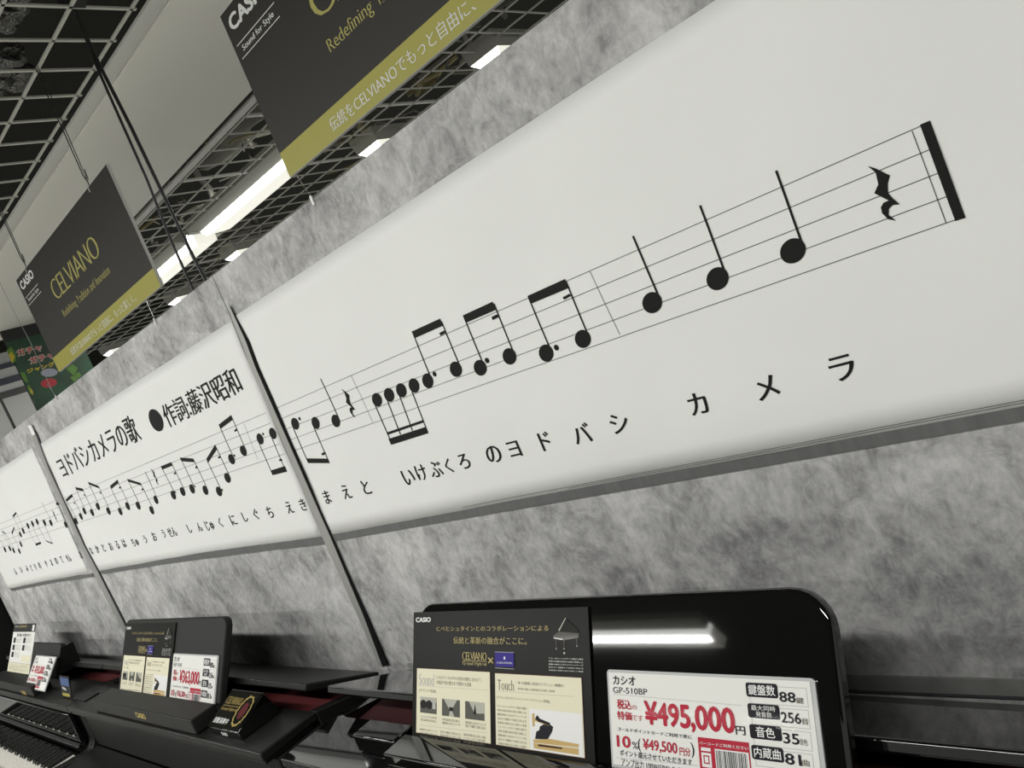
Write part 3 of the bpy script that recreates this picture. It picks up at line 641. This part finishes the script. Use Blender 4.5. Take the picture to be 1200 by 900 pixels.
# ================================================================== PIANOS
def arc(c, r, a0, a1, n): return [(c[0]+r*math.cos(math.radians(a0+(a1-a0)*i/n)), c[1]+r*math.sin(math.radians(a0+(a1-a0)*i/n))) for i in range(n+1)]
def piano(uL, uR, label, body, stand_m, felt, open_keys=False, vf=0.608, zd=-0.68):
    uc = (uL+uR)/2
    base = F(uc, 0.75, -Z0)
    t = empty('digital_piano', base, label, 'piano', 'pianos in a row below the wall')
    B = M[body]
    vb = min(0.978, (WY-0.008+math.sin(TH)*uL)/math.cos(TH))      # back, just clear of the wall
    vd = 0.762
    def bx(name, a, b, mt=B, bev=0.003):
        mb = MB(); mb.box(a, b, mt, F); return mb.link(name, t, bevel=bev)
    # deck in front of the opening, with a stepped lip
    bx('deck', (uL, vf, zd-0.022), (uR, vd, zd), B, 0.004)
    bx('deck_lip', (uL+0.008, vf+0.006, zd-0.034), (uR-0.008, vd-0.015, zd-0.023), B, 0.002)
    # cabinet
    for u0 in (uL, uR-0.035):
        mb = MB(); mb.prism([F(u0, v, z) for v, z in ((vd+0.001, -1.45), (vd+0.001, zd-0.002), (vb, -0.728), (vb, -1.45))], tuple(PU*0.035), B); mb.link('side_rim', t, bevel=0.003)
    bx('back_panel', (uL+0.036, vb-0.02, -1.45), (uR-0.036, vb, zd-0.05), M['dark'])
    bx('inner_floor', (uL+0.036, vd+0.001, zd-0.16), (uR-0.036, vb-0.021, zd-0.14), M['dark'], 0)
    bx('felt_strip', (uL+0.04, vd+0.003, zd-0.05), (uR-0.04, vd+0.115, zd-0.026), M[felt], 0.002)
    bx('speaker_box', (uR-0.36, vd+0.12, zd-0.10), (uR-0.08, vb-0.025, zd-0.05), M['dark'], 0.004)
    mb = MB()
    for k in range(14): mb.box((uR-0.30+k*0.013, vd+0.118, zd-0.075), (uR-0.293+k*0.013, vd+0.1195, zd-0.045), M['alu_dark'], F)
    mb.link('grille', t)
    # lid hinged at the back, propped up
    lv0, lz0, lv1, lz1 = 0.770, -0.611, vb-0.004, -0.703
    nrm = np.array([0, -(lz1-lz0), (lv1-lv0)]); nrm = nrm/np.linalg.norm(nrm)*0.018
    pts = [F(uL+0.003, lv0, lz0), F(uL+0.003, lv1, lz1), F(uL+0.003, lv1-nrm[1], lz1-nrm[2]), F(uL+0.003, lv0-nrm[1], lz0-nrm[2])]
    mb = MB(); mb.prism(pts, tuple(PU*(uR-uL-0.006)), B); mb.link('lid', t, bevel=0.004)
    for k, uu in enumerate((uL+0.05, uR-0.07)):
        mb = MB(); mb.tube([F(uu, vb-0.03, zd-0.06), F(uu, 0.85, -0.676)], 0.006, M['alu_dark'], 8); mb.link('lid_prop', t)
    # arms at both ends of the keyboard
    prof = [(vd, -0.716), (0.637, -0.716), (0.637, -0.82)] + arc((0.592, -0.82), 0.045, 0, -85, 6) + [(0.497, -0.856), (0.407, -0.872)] + arc((0.397, -0.90), 0.028, 90, 180, 4) + [(0.369, -0.99), (vd, -0.99)]
    for u0 in (uL, uR-0.03):
        mb = MB(); mb.prism([F(u0, v, z) for v, z in prof], tuple(PU*0.03), B); mb.link('arm', t, bevel=0.004)
    bx('bottom_board', (uL+0.031, 0.377, -0.985), (uR-0.031, vd, -0.956), M['dark'])
    bx('lower_panel', (uL+0.04, 0.73, -1.50), (uR-0.04, 0.75, -0.99), B)
    for u0 in (uL+0.0, uR-0.06):
        mb = MB(); mb.prism([F(u0, 0.407, -0.991), F(u0, 0.467, -0.991), F(u0, 0.457, -1.56), F(u0, 0.417, -1.56)], tuple(PU*0.06), B); mb.link('leg', t, bevel=0.006)
        bx('foot', (u0, 0.387, -Z0), (u0+0.06, vb, -1.562), B)
    if open_keys:
        bx('fallboard', (uL+0.032, 0.607, -0.86), (uR-0.032, 0.622, -0.717), M['gloss'])
        mb = MB(); mb.prism([F(uL+0.032, v, z) for v, z in ((0.590, -0.842), (0.605, -0.835), (0.605, -0.845), (0.590, -0.849))], tuple(PU*(uR-uL-0.064)), B); mb.link('key_rail', t, bevel=0.003)
        bx('key_bed', (uL+0.032, 0.415, -0.954), (uR-0.032, 0.603, -0.885), M['dark'])
        bx('key_slip', (uL+0.032, 0.385, -0.954), (uR-0.032, 0.410, -0.872), B)
        kw = (uR-uL-0.064)/52
        pat = [1, 1, 0, 1, 1, 1, 0]
        for i in range(52):
            a = uL+0.032+i*kw
            if a > -4.9:   # only keys the picture can reach
                mb = MB(); mb.box((a+0.0006, 0.427, -0.882), (a+kw-0.0006, 0.573, -0.862), M['ivory'], F); mb.link('white_key', t)
                if pat[(i+2) % 7] and i < 51:
                    mb = MB(); c = a+kw
                    mb.prism([F(c-0.0062, v, z) for v, z in ((0.483, -0.8615), (0.489, -0.849), (0.571, -0.849), (0.571, -0.8615))], tuple(PU*0.0124), M['ebony']); mb.link('black_key', t)
    else:
        bx('fascia', (uL+0.031, 0.640, -0.856), (uR-0.031, 0.655, -0.724), B)
        mb = MB(); mb.prism([F(uL+0.031, v, z) for v, z in ((0.377, -0.885), (0.392, -0.868), (0.638, -0.858), (0.638, -0.872), (0.392, -0.884))], tuple(PU*(uR-uL-0.062)), B); mb.link('key_cover', t, bevel=0.003)
        bx('key_slip', (uL+0.032, 0.387, -0.954), (uR-0.032, 0.407, -0.889), B)
    return t
PI1 = piano(-1.690, -0.05, 'nearest piano, polished black, with the large 495,000 yen price card', 'gloss', 'gloss', 'felt_dark')
PI2 = piano(-3.375, -1.785, 'matte black piano in the middle with the 363,000 yen card on its stand', 'satin', 'satin_stand', 'felt')
PI3 = piano(-5.05, -3.380, 'leftmost matte black piano, keyboard open at the bottom left corner', 'satin', 'satin_stand', 'felt', open_keys=True)

# music stands: a base block and a leaning plate
LEAN = math.radians(30)
NB = PV*math.sin(LEAN)+np.array([0, 0, 1])*math.cos(LEAN)
CARD = Plane(F(0, 0.672, -0.679), PU, NB)           # front face of every leaning plate
def plate(parent, outline, th, mt, name='plate', bev=0.006):
    mb = MB(); mb.prism([CARD.at(a, b, -0.0) for a, b in outline], tuple(-CARD.n*th), mt); return mb.link(name, parent, bevel=bev, seg=3)
def stand_outline(a0, a1, b0, b1, r, sl=0.0):
    return [(a0, b0), (a1, b0)] + [(a1-sl-r+r*math.cos(math.radians(q)), b1-r+r*math.sin(math.radians(q))) for q in range(0, 91, 15)] + [(a0+sl+r+r*math.cos(math.radians(q)), b1-r+r*math.sin(math.radians(q))) for q in range(90, 181, 15)]
def casio_mark(t, u, v, z, w, h, mt):
    p = Print(Plane(F(u, v, z), PU, (0, 0, 1)), 0.0008); p.text('CASIO', (-w/2, -h/2), (w/2, h/2), mt, 1, bold=0.05); p.link('maker_mark', t)
def stand(uc, plane_right, plane_left, top, label, mt, vb=0.617, r=0.035):
    t = empty('music_stand', F(uc, 0.66, -0.68), label, 'music stand', 'music stands on the pianos')
    mb = MB(); mb.box((uc-0.435, vb, -0.679), (uc+0.435, 0.690, -0.636), mt, F); mb.link('base_block', t, bevel=0.004)
    o = plate(t, stand_outline(plane_left, plane_right, 0.042, top, r), 0.022, mt)
    return t
a1r = CARD.pick(985, 800)[0]; a1t = CARD.pick(720, 697)[1]; a1l = CARD.pick(486, 740)[0]
S1 = stand(-0.86, a1r, a1l+0.004, a1t, 'polished black music stand of the nearest piano, rounded at the top', M['gloss'], vb=0.632, r=0.05)
a2r = CARD.pick(259, 800)[0]; a2t = CARD.pick(220, 723.5)[1]; a2l = CARD.pick(146, 760)[0]
S2 = stand(-2.60, a2r, a2l-0.02, a2t, 'dark grey matte music stand behind the 363,000 yen card', M['satin_stand'], r=0.03)
casio_mark(S2, *(lambda q: (q[0], 0.617, q[2]))(None or (lambda r_: (float(r_@PU)*0.617/float(r_@PV), 0, r_[2]*0.617/float(r_@PV)))(ray(165, 838.5))), 0.085, 0.019, M['gold'])
a3r = CARD.pick(66, 790)[0]; a3t = CARD.pick(55, 753)[1]
S3 = stand(-4.33, a3r, a3r-0.72, a3t, 'small matte black music stand of the leftmost piano, deep in shape', M['satin_stand'], r=0.015)
mb = MB(); a = a3r
mb.prism([CARD.at(a+0.001, 0.05), CARD.at(a+0.001, a3t-0.02), tuple(np.array(CARD.at(a+0.001, a3t-0.02))+PV*0.05), tuple(np.array(CARD.at(a+0.001, 0.05))+PV*0.10)], tuple(PU*0.012), M['dark']); mb.link('side_bracket', S3)
casio_mark(S3, *(lambda r_: (float(r_@PU)*0.617/float(r_@PV), 0.617, r_[2]*0.617/float(r_@PV)))(ray(28, 811.5)), 0.085, 0.019, M['gold'])

# ---------------------------------------------------------------- cards
def q6(a, b): return CARD.pick(470+a/4.284, 690+b/4.284)
CARD_REF = CARD
def q7(a, b): return CARD_REF.pick(700+a/4.0, 690+b/4.0)
C1 = dict(tl=q6(72, 118), br=q6(985, 893)); 
class Sheet:
    """content laid out in 0..1 of the reference card, mapped onto any card rectangle"""
    def __init__(s, f, tl, br, a0, b0, a1, b1): s.f = f; s.tl = tl; s.br = br; s.r = (a0, b0, a1, b1)
    def __call__(s, x, y):
        a, b = s.f(x, y); u = (a-s.tl[0])/(s.br[0]-s.tl[0]); w = (b-s.br[1])/(s.tl[1]-s.br[1])
        a0, b0, a1, b1 = s.r; return (a0+u*(a1-a0), b0+w*(b1-b0))
FILL = ['アコースティックピアノの豊かな響き', '世界の名器の音色を忠実に再現した', '鍵盤の動きに合わせてハンマーが', '弦を打つ感触まで自然に伝わる', '演奏者の表現に応える新しい音源']
def info_card(t, q):
    p = Print(CARD, 0.0042 if True else 0, None, 0.0002)
    x0, y1 = q(72, 118); x1, y0 = q(985, 893)
    mb = MB(); mb.prism([CARD.at(a, b, 0.001) for a, b in ((x0, y0), (x1, y0), (x1, y1), (x0, y1))], tuple(CARD.n*0.0028), M['c_black']); mb.link('card_board', t)
    def tx(s, bl, tr, mt, **kw): p.text(s, q(*bl), q(*tr), M[mt], 3, **kw)
    tx('CASIO', (84, 168), (160, 142), 'c_wtext', bold=0.05)
    tx('C.ベヒシュタインとのコラボレーションによる', (188, 212), (750, 183), 'c_gold', contrast=0.01)
    tx('伝統と革新の融合がここに。', (273, 275), (640, 243), 'c_gold', contrast=0.01)
    tx('CELVIANO', (318, 355), (440, 320), 'c_gold', contrast=0.022, serif=True, spacing=0.92)
    tx('Grand Hybrid', (320, 386), (440, 369), 'c_gold', contrast=0.01, serif=True)
    p.line(q(318, 361), q(440, 364), 0.0008, M['c_gold'], 3); tx('×', (447, 374), (473, 344), 'c_gold')
    a, b = q(482, 318), q(578, 393); p.rect(a[0], b[1], b[0], a[1], M['c_blue'], 3)
    p.line(q(482, 316), q(578, 319), 0.0008, M['c_grey'], 3); p.line(q(482, 396), q(578, 402), 0.0008, M['c_grey'], 3)
    p.text('C.BECHSTEIN', q(492, 374), q(568, 368), M['c_wtext'], 4); p.ell(q(530, 347), 0.0022, 0.0026, 0, M['c_wtext'], 4)
    # small picture of a grand piano
    p.poly([q(835, 145), q(838, 148), q(805, 212), q(800, 208)], M['c_sky'], 3); p.poly([q(840, 150), q(900, 205), q(895, 222), q(805, 215)], M['c_pdark'], 3)
    p.poly([q(775, 235), q(800, 215), q(905, 222), q(900, 245), q(830, 258), q(775, 250)], M['c_photo'], 3); p.poly([q(778, 244), q(822, 252), q(822, 256), q(778, 248)], M['c_wtext'], 4)
    for lx in (788, 828, 892): p.line(q(lx, 250), q(lx+2, 298 if lx != 892 else 285), 0.0012, M['c_photo'], 3); p.ell(q(lx+2, 300 if lx != 892 else 287), 0.0012, 0.0012, 0, M['c_grey'], 4, 8)
    p.ell(q(830, 322), 0.0022, 0.0018, 0, M['c_grey'], 4, 8)
    for i in range(5): tx(FILL[i], (752, 352+i*14.5), (925, 349+i*15.6), 'c_wtext')
    # cream panels
    for (A, Bq) in (((90, 398), (461, 818)), ((482, 423), (935, 893))):
        a = q(*A); b = q(*Bq)
        if A[0] > 400: b = (b[0], b[1])
        aw = 0.0016; bot = max(b[1], y0+0.010)
        p.rect(a[0]-aw, bot-aw, b[0]+aw, a[1]+aw, M['c_brown'], 1); p.rect(a[0], bot, b[0], a[1], M['c_cream'], 2)
    tx('Sound', (100, 480), (178, 430), 'c_grey', contrast=0.02, serif=True); tx('Touch', (495, 505), (578, 460), 'c_text', contrast=0.02, serif=True)
    tx('3つのピアノそれぞれの音色の個性に合わせて、', (188, 452), (415, 448), 'c_text'); tx('共鳴音や弦の響きまで再現する音源', (188, 478), (362, 470), 'c_text')
    tx('“本”の鍵盤と独自のアクション機構が、', (592, 478), (832, 478), 'c_text'); tx('表現の幅と演奏感を忠実に再現', (597, 506), (782, 508), 'c_text')
    p.line(q(100, 485), q(445, 508), 0.0005, M['c_grey'], 3); p.line(q(492, 512), q(880, 540), 0.0005, M['c_grey'], 3); p.line(q(100, 682), q(445, 722), 0.0005, M['c_grey'], 3)
    tx('[グランド音源]', (103, 517), (185, 506), 'c_text'); tx('[ナチュラルグランドハンマーアクション搭載]', (492, 551), (757, 558), 'c_text')
    for j, (x, y, w, h) in enumerate(((107, 540, 82, 82), (216, 550, 90, 88), (332, 562, 98, 92))):
        a = q(x, y); b = q(x+w, y+h+w*0.085); p.rect(a[0], b[1], b[0], a[1], M['c_photo'], 3)
        W = b[0]-a[0]; H = a[1]-b[1]
        if j == 0: p.rect(a[0], a[1]-H*0.3, b[0], a[1], M['c_sky'], 4); [p.ell((a[0]+W*k, a[1]-H*0.45), W*0.2, H*0.28, 0, M['c_pdark'], 5, 10) for k in (0.2, 0.55)]; p.rect(a[0]+W*.75, b[1]+H*.3, a[0]+W*.95, a[1]-H*.3, M['c_grey'], 5)
        if j == 1: p.poly([(a[0]+W*.1, a[1]), (a[0]+W*.85, a[1]), (a[0]+W*.6, b[1]+H*.45), (a[0]+W*.4, b[1]+H*.45)], M['c_sky'], 4); p.poly([(a[0]+W*.4, b[1]), (a[0]+W*.7, b[1]), (a[0]+W*.58, b[1]+H*.35), (a[0]+W*.45, b[1]+H*.35)], M['c_sky'], 4); p.rect(a[0]+W*.42, b[1]+H*.32, a[0]+W*.62, b[1]+H*.55, M['c_pdark'], 5)
        if j == 2: p.poly([(a[0]+W*.2, a[1]), (b[0], a[1]), (b[0], b[1]+H*.4), (a[0]+W*.5, b[1]+H*.35)], M['c_sky'], 4); p.poly([(a[0]+W*.44, b[1]+H*.3), (a[0]+W*.6, b[1]+H*.3), (a[0]+W*.53, b[1]+H*.9)], M['c_pdark'], 5)
        for i in range(2): tx(FILL[(j+i) % 5], (x+2, y+h+22+i*17), (x+w+(6 if j == 2 else 0), y+h+20+i*17), 'c_text')
        for i in range(3): tx(FILL[(j+i+2) % 5], (x-8+(6 if j == 0 else 0), 708+i*18+j*14), (x+w+4, 708+i*18+j*14+2), 'c_text')
    for i in range(11): tx(FILL[i % 5]+('を' if i % 2 else ''), (493+i*0.8, 592+i*20.8), ((640 if i < 10 else 560), 594+i*21.5), 'c_text')
    a = q(655, 600); b = q(928, 845); p.rect(a[0], b[1], b[0], a[1], M['c_wtext'], 3)
    p.poly([q(676, 755), q(760, 752), q(903, 778), q(903, 795), q(676, 770)], M['c_tan'], 4); p.poly([q(676, 772), q(903, 800), q(903, 832), q(678, 798)], M['c_tan'], 4)
    p.poly([q(700, 778), q(820, 795), q(820, 803), q(700, 788)], M['c_brown'], 5)
    p.poly([q(708, 690), q(745, 668), q(775, 692), q(770, 715), q(748, 754), q(684, 752), q(690, 715), q(705, 708)], M['c_ink'], 4)
    p.poly([q(684, 650), q(695, 632), q(708, 650), q(760, 672), q(758, 684), q(700, 665)], M['c_ink'], 5); p.poly([q(668, 627), q(681, 622), q(682, 688), q(672, 690)], M['c_tan'], 4); p.poly([q(682, 650), q(756, 680), q(754, 688), q(682, 662)], M['c_tan'], 4)
    p.link('printed_face', t)
def card_thing(name, label, group=None):
    return empty(name, F(*(0, 0.65, -0.68)), label, 'card', group)
G = 'product cards on the piano music stands'
t = card_thing('info_card', 'large black and cream information card on the polished music stand', G); t.location = F(-1.06, 0.65, -0.62)
info_card(t, q6)
c2tl = CARD.pick(147.5, 731); c2br = CARD.pick(201.5, 823); c2r = CARD.pick(203, 776)[0]; c2l = CARD.pick(144.5, 775)[0]
t = card_thing('info_card', 'smaller looking black and cream information card on the matte middle stand', G); t.location = F(-2.8, 0.65, -0.62)
info_card(t, Sheet(q6, q6(72, 118), q6(985, 893), c2l, c2br[1], c2r, c2tl[1]))

def price_card(t, q, model, p1, p2, pts, specs, bot=None):
    x0, y1 = q(62, 390); x1 = q(1030, 640)[0]; y0 = bot if bot is not None else y1-0.235*(x1-x0)/0.312
    e = (x1-x0)*0.012
    mb = MB(); mb.prism([CARD.at(a, b, 0.001) for a, b in stand_outline(x0-e, x1+e*1.6, y0-e, y1+e, e*1.5)], tuple(CARD.n*0.003), M['c_glass']); mb.link('acrylic_sleeve', t)
    p = Print(CARD, 0.0046, None, 0.0002)
    p.rect(x0, y0, x1, y1, M['c_white'], 0)
    def tx(s, bl, tr, mt, lay=3, **kw): p.text(s, q(*bl), q(*tr), M[mt], lay, **kw)
    tx('カシオ', (85, 446), (187, 410), 'c_ink', bold=0.02); tx(model, (85, 486), (243, 468), 'c_ink')
    p.line(q(85, 492), q(690, 546), 0.0005, M['c_grey'], 3)
    tx('税込', (104, 561), (169, 520), 'c_red', bold=0.03); tx('の', (174, 563), (195, 545), 'c_red'); tx('特価', (105, 610), (172, 576), 'c_red', bold=0.03); tx('です', (175, 615), (222, 592), 'c_red')
    a, b = p1.split(',')
    tx(a, (234, 634), (441, 538), 'c_red', bold=0.035); tx(',', (452, 672), (470, 625), 'c_red', bold=0.03); tx(b, (472, 660), (650, 556), 'c_red', bold=0.035); tx('円', (660, 681), (702, 644), 'c_ink', bold=0.02)
    tx('ゴールドポイントカードご利用で更に', (105, 663), (453, 684), 'c_ink', bold=0.012)
    tx('10', (103, 738), (165, 690), 'c_red', bold=0.03); tx('%', (175, 747), (200, 717), 'c_ink'); tx('(', (203, 762), (212, 700), 'c_ink'); tx(p2, (226, 758), (383, 718), 'c_red', bold=0.025); tx('円分', (397, 778), (445, 745), 'c_red', bold=0.02); tx(')', (452, 790), (462, 720), 'c_ink')
    tx('ポイント還元させていただきます', (117, 779), (453, 796), 'c_ink', bold=0.012)
    p.line(q(100, 788), q(480, 826), 0.0005, M['c_grey'], 3)
    ax, by = q(125, 833); tx(pts, (125, 834), (470, 840), 'c_ink')
    # red field with the bar code
    A, Bq = q(480, 692), q(735, 722); a0, b1 = A; a1 = q(728, 800)[0]; b0 = max(y0+0.004, q(490, 900)[1])
    p.rect(a0, b0, a1, b1, M['c_red'], 2); tx('バーコードご利用ください', (489, 727), (718, 738), 'c_wtext', 4, bold=0.012)
    sx0, sx1 = q(565, 800)[0], q(722, 800)[0]; sy1 = q(565, 748)[1]; sy0 = b0+(b1-b0)*0.12
    p.rect(sx0, sy0, sx1, sy1, M['c_wtext'], 3); rr = random.Random(2); x = sx0+0.0015
    while x < sx1-0.003:
        w = rr.choice((0.0005, 0.0009, 0.0013)); p.rect(x, sy0+0.001, x+w, sy1-0.0015, M['c_ink'], 4); x += w+rr.choice((0.0005, 0.0008, 0.0012))
    rx0, rx1 = q(500, 790)[0], q(545, 790)[0]; p.rect(rx0, sy0+0.004, rx1, sy1, M['c_wtext'], 3); p.rect(rx0, sy1-0.006, rx1, sy1-0.004, M['c_red'], 4); p.frame(rx0+0.003, sy0+0.008, rx1-0.003, sy1-0.009, 0.0015, M['c_red'], 4)
    # specification boxes on the right
    ys = 0
    for i, (lab, val, unit) in enumerate(specs):
        dx = i*9.0; yy = 437+i*97
        a0, b1 = q(703+dx, yy); a1 = q(852+dx, yy+12)[0]; b0 = q(703+dx, yy+66)[1]
        f0, f1 = q(722+dx, yy+10), q(992+dx, yy+30)
        ft = b1-0.001; fb = q(703+dx, yy+96)[1]
        if fb < y0+0.002: break
        p.frame(a0+0.004, fb, q(990+dx, yy+40)[0], ft-0.002, 0.0006, M['c_grey'], 1)
        p.rrect(a0, b0, a1, b1, 0.003, M['c_ink'], 2)
        if isinstance(lab, tuple):
            h = b1-b0; w = a1-a0; p.text(lab[0], (a0+w*.12, b0+h*.53), (a1-w*.12, b1-h*.1), M['c_wtext'], 4); p.text(lab[1], (a0+w*.25, b0+h*.1), (a1-w*.25, b0+h*.48), M['c_wtext'], 4)
        else:
            h = b1-b0; w = a1-a0; m_ = 0.08 if len(lab) > 2 else 0.2; p.text(lab, (a0+w*m_, b0+h*.14), (a1-w*m_, b1-h*.12), M['c_wtext'], 4, bold=0.012)
        p.text(val, q(865+dx, yy+91), q((936 if len(val) < 3 else 952)+dx, yy+47), M['c_ink'], 3, bold=0.02)
        p.text(unit, q((943 if len(val) < 3 else 958)+dx, yy+99), q((975 if len(val) < 3 else 990)+dx, yy+72), M['c_text'], 3, bold=0.01)
    p.link('printed_face', t)
    return (x0, y0, x1, y1)
SP1 = (('鍵盤数', '88', '鍵'), (('最大同時', '発音数'), '256', '音'), ('音色', '35', '音色'), ('内蔵曲', '81', '曲'), ('録音', '5', '曲'))
t = card_thing('price_card', 'largest price card, 495,000 yen in red, on the polished stand', 'price cards on the piano music stands'); t.location = F(-0.64, 0.65, -0.65)
r1 = price_card(t, q7, 'GP-510BP', '¥495,000', '¥49,500', 'アンプ出力 100W(50W×2+50W×2)', SP1, bot=0.048)
def rescale(tlp, trp, blp, ref):
    tl = CARD.pick(*tlp); tr = CARD.pick(*trp); b = CARD.pick(*blp)
    x0, y0, x1, y1 = ref
    def q(x, y):
        a, bb = q7(x, y); return (tl[0]+(a-x0)/(x1-x0)*(tr[0]-tl[0]), b[1]+(bb-y0)/(y1-y0)*(tl[1]-b[1]))
    return q, b[1]
q, b_ = rescale((205.5, 767), (254, 800), (203, 827), r1)
t = card_thing('price_card', 'middle price card, 363,000 yen in red, with a bright glare at its corner', 'price cards on the piano music stands'); t.location = F(-2.38, 0.65, -0.65)
price_card(t, q, 'GP-310', '¥363,000', '¥36,300', 'アンプ出力 100W 電源 鍵盤蓋付き', SP1, bot=b_)
CARD_LEAN = CARD
_l = math.radians(41); CARD = Plane(F(0, 0.617, -0.672), PU, PV*math.sin(_l)+np.array([0, 0, 1])*math.cos(_l))
q, b_ = rescale((43.5, 769), (60, 790), (36, 806), r1)
t = card_thing('price_card', 'small slanting price card before the leftmost stand, leaning right', 'price cards on the piano music stands'); t.location = F(-4.2, 0.65, -0.68)
price_card(t, q, 'AP-750', '¥242,000', '¥24,200', 'アンプ出力 60W 電源 鍵盤蓋付き', SP1, bot=b_)
CARD = CARD_LEAN
# tall comparison card at far left
t = card_thing('comparison_card', 'tall cream card with a black header on the leftmost stand', G); t.location = F(-4.7, 0.65, -0.68)
A = CARD.pick(12, 731.5); Bc = CARD.pick(41, 803); x0 = CARD.pick(13, 765)[0]; x1 = CARD.pick(38.7, 765)[0]; y1 = A[1]; y0 = CARD.pick(27, 803.5)[1]
y0 = max(y0, 0.045)
mb = MB(); mb.prism([CARD.at(a, b, 0.001) for a, b in ((x0, y0), (x1, y0), (x1, y1), (x0, y1))], tuple(CARD.n*0.003), M['c_white']); mb.link('card_board', t)
p = Print(CARD, 0.0042); W = x1-x0; H = y1-y0
p.rect(x0, y1-H*0.17, x1, y1, M['c_black'], 1); p.rect(x0, y0, x1, y0+H*0.19, M['c_cream'], 1); p.rect(x0, y0+H*.19, x1, y0+H*.195, M['c_text'], 2)
p.text('CASIO', (x0+W*.05, y1-H*.07), (x0+W*.2, y1-H*.04), M['c_wtext'], 2); p.text('CELVIANO', (x0+W*.25, y1-H*.08), (x0+W*.6, y1-H*.03), M['c_gold'], 2); p.rect(x0+W*.86, y1-H*.15, x0+W*.95, y1-H*.03, M['c_wtext'], 2)
p.text('音の違いを聴き比べ', (x0+W*.2, y1-H*.27), (x0+W*.85, y1-H*.20), M['c_ink'], 2, bold=0.01)
for i in range(3):
    for j in range(2):
        if i == 2 and j == 1: continue
        a = x0+W*(0.08+0.46*j); b = y1-H*(0.40+0.15*i)
        p.rect(a, b, a+W*.1, b+H*.11, M['c_ink'], 2)
        for k in range(4): p.text(FILL[(i+j+k) % 5], (a+W*.13, b+H*.09-k*H*.028), (a+W*.38, b+H*.105-k*H*.028), M['c_text'], 2)
p.rect(x0+W*.55, y0+H*.22, x1-W*.03, y0+H*.36, M['c_cream'], 2)
for k in range(4): p.text(FILL[k], (x0+W*.08, y0+H*(.145-.035*k)), (x0+W*.9, y0+H*(.165-.035*k)), M['c_text'], 2)
p.link('printed_face', t)

# ---------------------------------------------------------------- small things on the pianos
t = empty('display_box', F(-2.01, 0.65, -0.68), 'small black wedge box with gold lettering and wreath on the middle piano', 'box')
u0, u1 = -2.105, -1.925; fv, fz_, bv, bz = 0.634, -0.657, 0.724, -0.612
mb = MB(); mb.prism([F(u0, v, z) for v, z in ((fv, -0.679), (fv-0.004, fz_), (bv, bz), (bv+0.02, -0.679))], tuple(PU*(u1-u0)), M['gloss']); mb.link('wedge_body', t, bevel=0.002)
sl = np.array(F(0, bv, bz))-np.array(F(0, fv-0.004, fz_)); PLb = Plane(F(u0, fv-0.004, fz_), PU, sl); SL = float(np.linalg.norm(sl)); w = u1-u0
p = Print(PLb, 0.0015); p.rect(0.004, 0.002, w-0.004, SL-0.003, M['c_black'], 0)
p.text('CELVIANO', (w*.08, SL*.62), (w*.58, SL*.80), M['gold'], 2, contrast=0.02, serif=True); p.line((w*.08, SL*.57), (w*.58, SL*.57), 0.0012, M['gold'], 2)
p.text('Grand Hybrid', (w*.08, SL*.43), (w*.58, SL*.53), M['gold'], 2); p.text('自動演奏中', (w*.10, SL*.12), (w*.55, SL*.27), M['white_ink'], 2, bold=0.01)
c = (w*.78, SL*.5)
p.ell(c, w*.09, SL*.21, 0, M['felt'], 2)
for k in range(26):
    th = math.radians(100+k*13.3); x = c[0]+w*.165*math.cos(th); y = c[1]+SL*.36*math.sin(th)
    p.ell((x, y), 0.0062, 0.0026, th+1.2+(0.5 if k % 2 else -0.3), M['gold'], 3, 8)
p.link('lettering', t)
p = Print(Plane(F(u0, fv-0.0015, -0.668), PU, (0, 0, 1)), 0.0025); p.text('CASIO', (w*.42, -0.005), (w*.62, 0.004), M['white_ink'], 1, bold=0.03); p.link('maker_mark', t)
# small photo card and its metal foot
t = empty('photo_card', F(-3.5, 0.6, -0.68), 'small upright blue and black card beside the leftmost stand', 'card')
CP = Plane(F(-3.57, 0.647, -0.678), PU, PV*0.26+np.array([0, 0, 1.0]))
A = [CP.pick(*k) for k in ((70.7, 791.3), (82, 794), (83.3, 822), (72, 818.7))]
x0, x1 = (A[0][0]+A[3][0])/2, (A[1][0]+A[2][0])/2; y0 = 0.001; y1 = (A[0][1]+A[1][1])/2
mb = MB(); mb.prism([CP.at(a, b) for a, b in ((x0, y0), (x1, y0), (x1, y1), (x0, y1))], tuple(-CP.n*0.003), M['c_black']); mb.link('card_board', t)
p = Print(CP, 0.0008); H = y1-y0; W = x1-x0
p.rect(x0+W*.05, y0+H*.55, x1-W*.05, y1-H*.08, M['blueprint'], 1); p.rect(x0+W*.1, y0+H*.05, x1-W*.15, y0+H*.2, M['yellowprint'], 1); p.poly([(x0+W*.15, y0+H*.4), (x0+W*.55, y0+H*.32), (x0+W*.6, y0+H*.42), (x0+W*.2, y0+H*.5)], M['c_grey'], 2)
p.link('printed_face', t)
mb = MB(); mb.box((x1-3.57+0.012, 0.647, -0.6795), (x1-3.57+0.17, 0.70, -0.675), M['satin_stand'], F); mb.link('foot_plate', t, bevel=0.001)
# black tablet lying left of the polished stand
mb = MB(); mb.box((-1.455, 0.668, -0.679), (-1.31, 0.72, -0.640), M['gloss'], F)
tag(mb.link('accessory_box', bevel=0.004), 'low black box on the polished deck at the left end of the glossy stand', 'box')
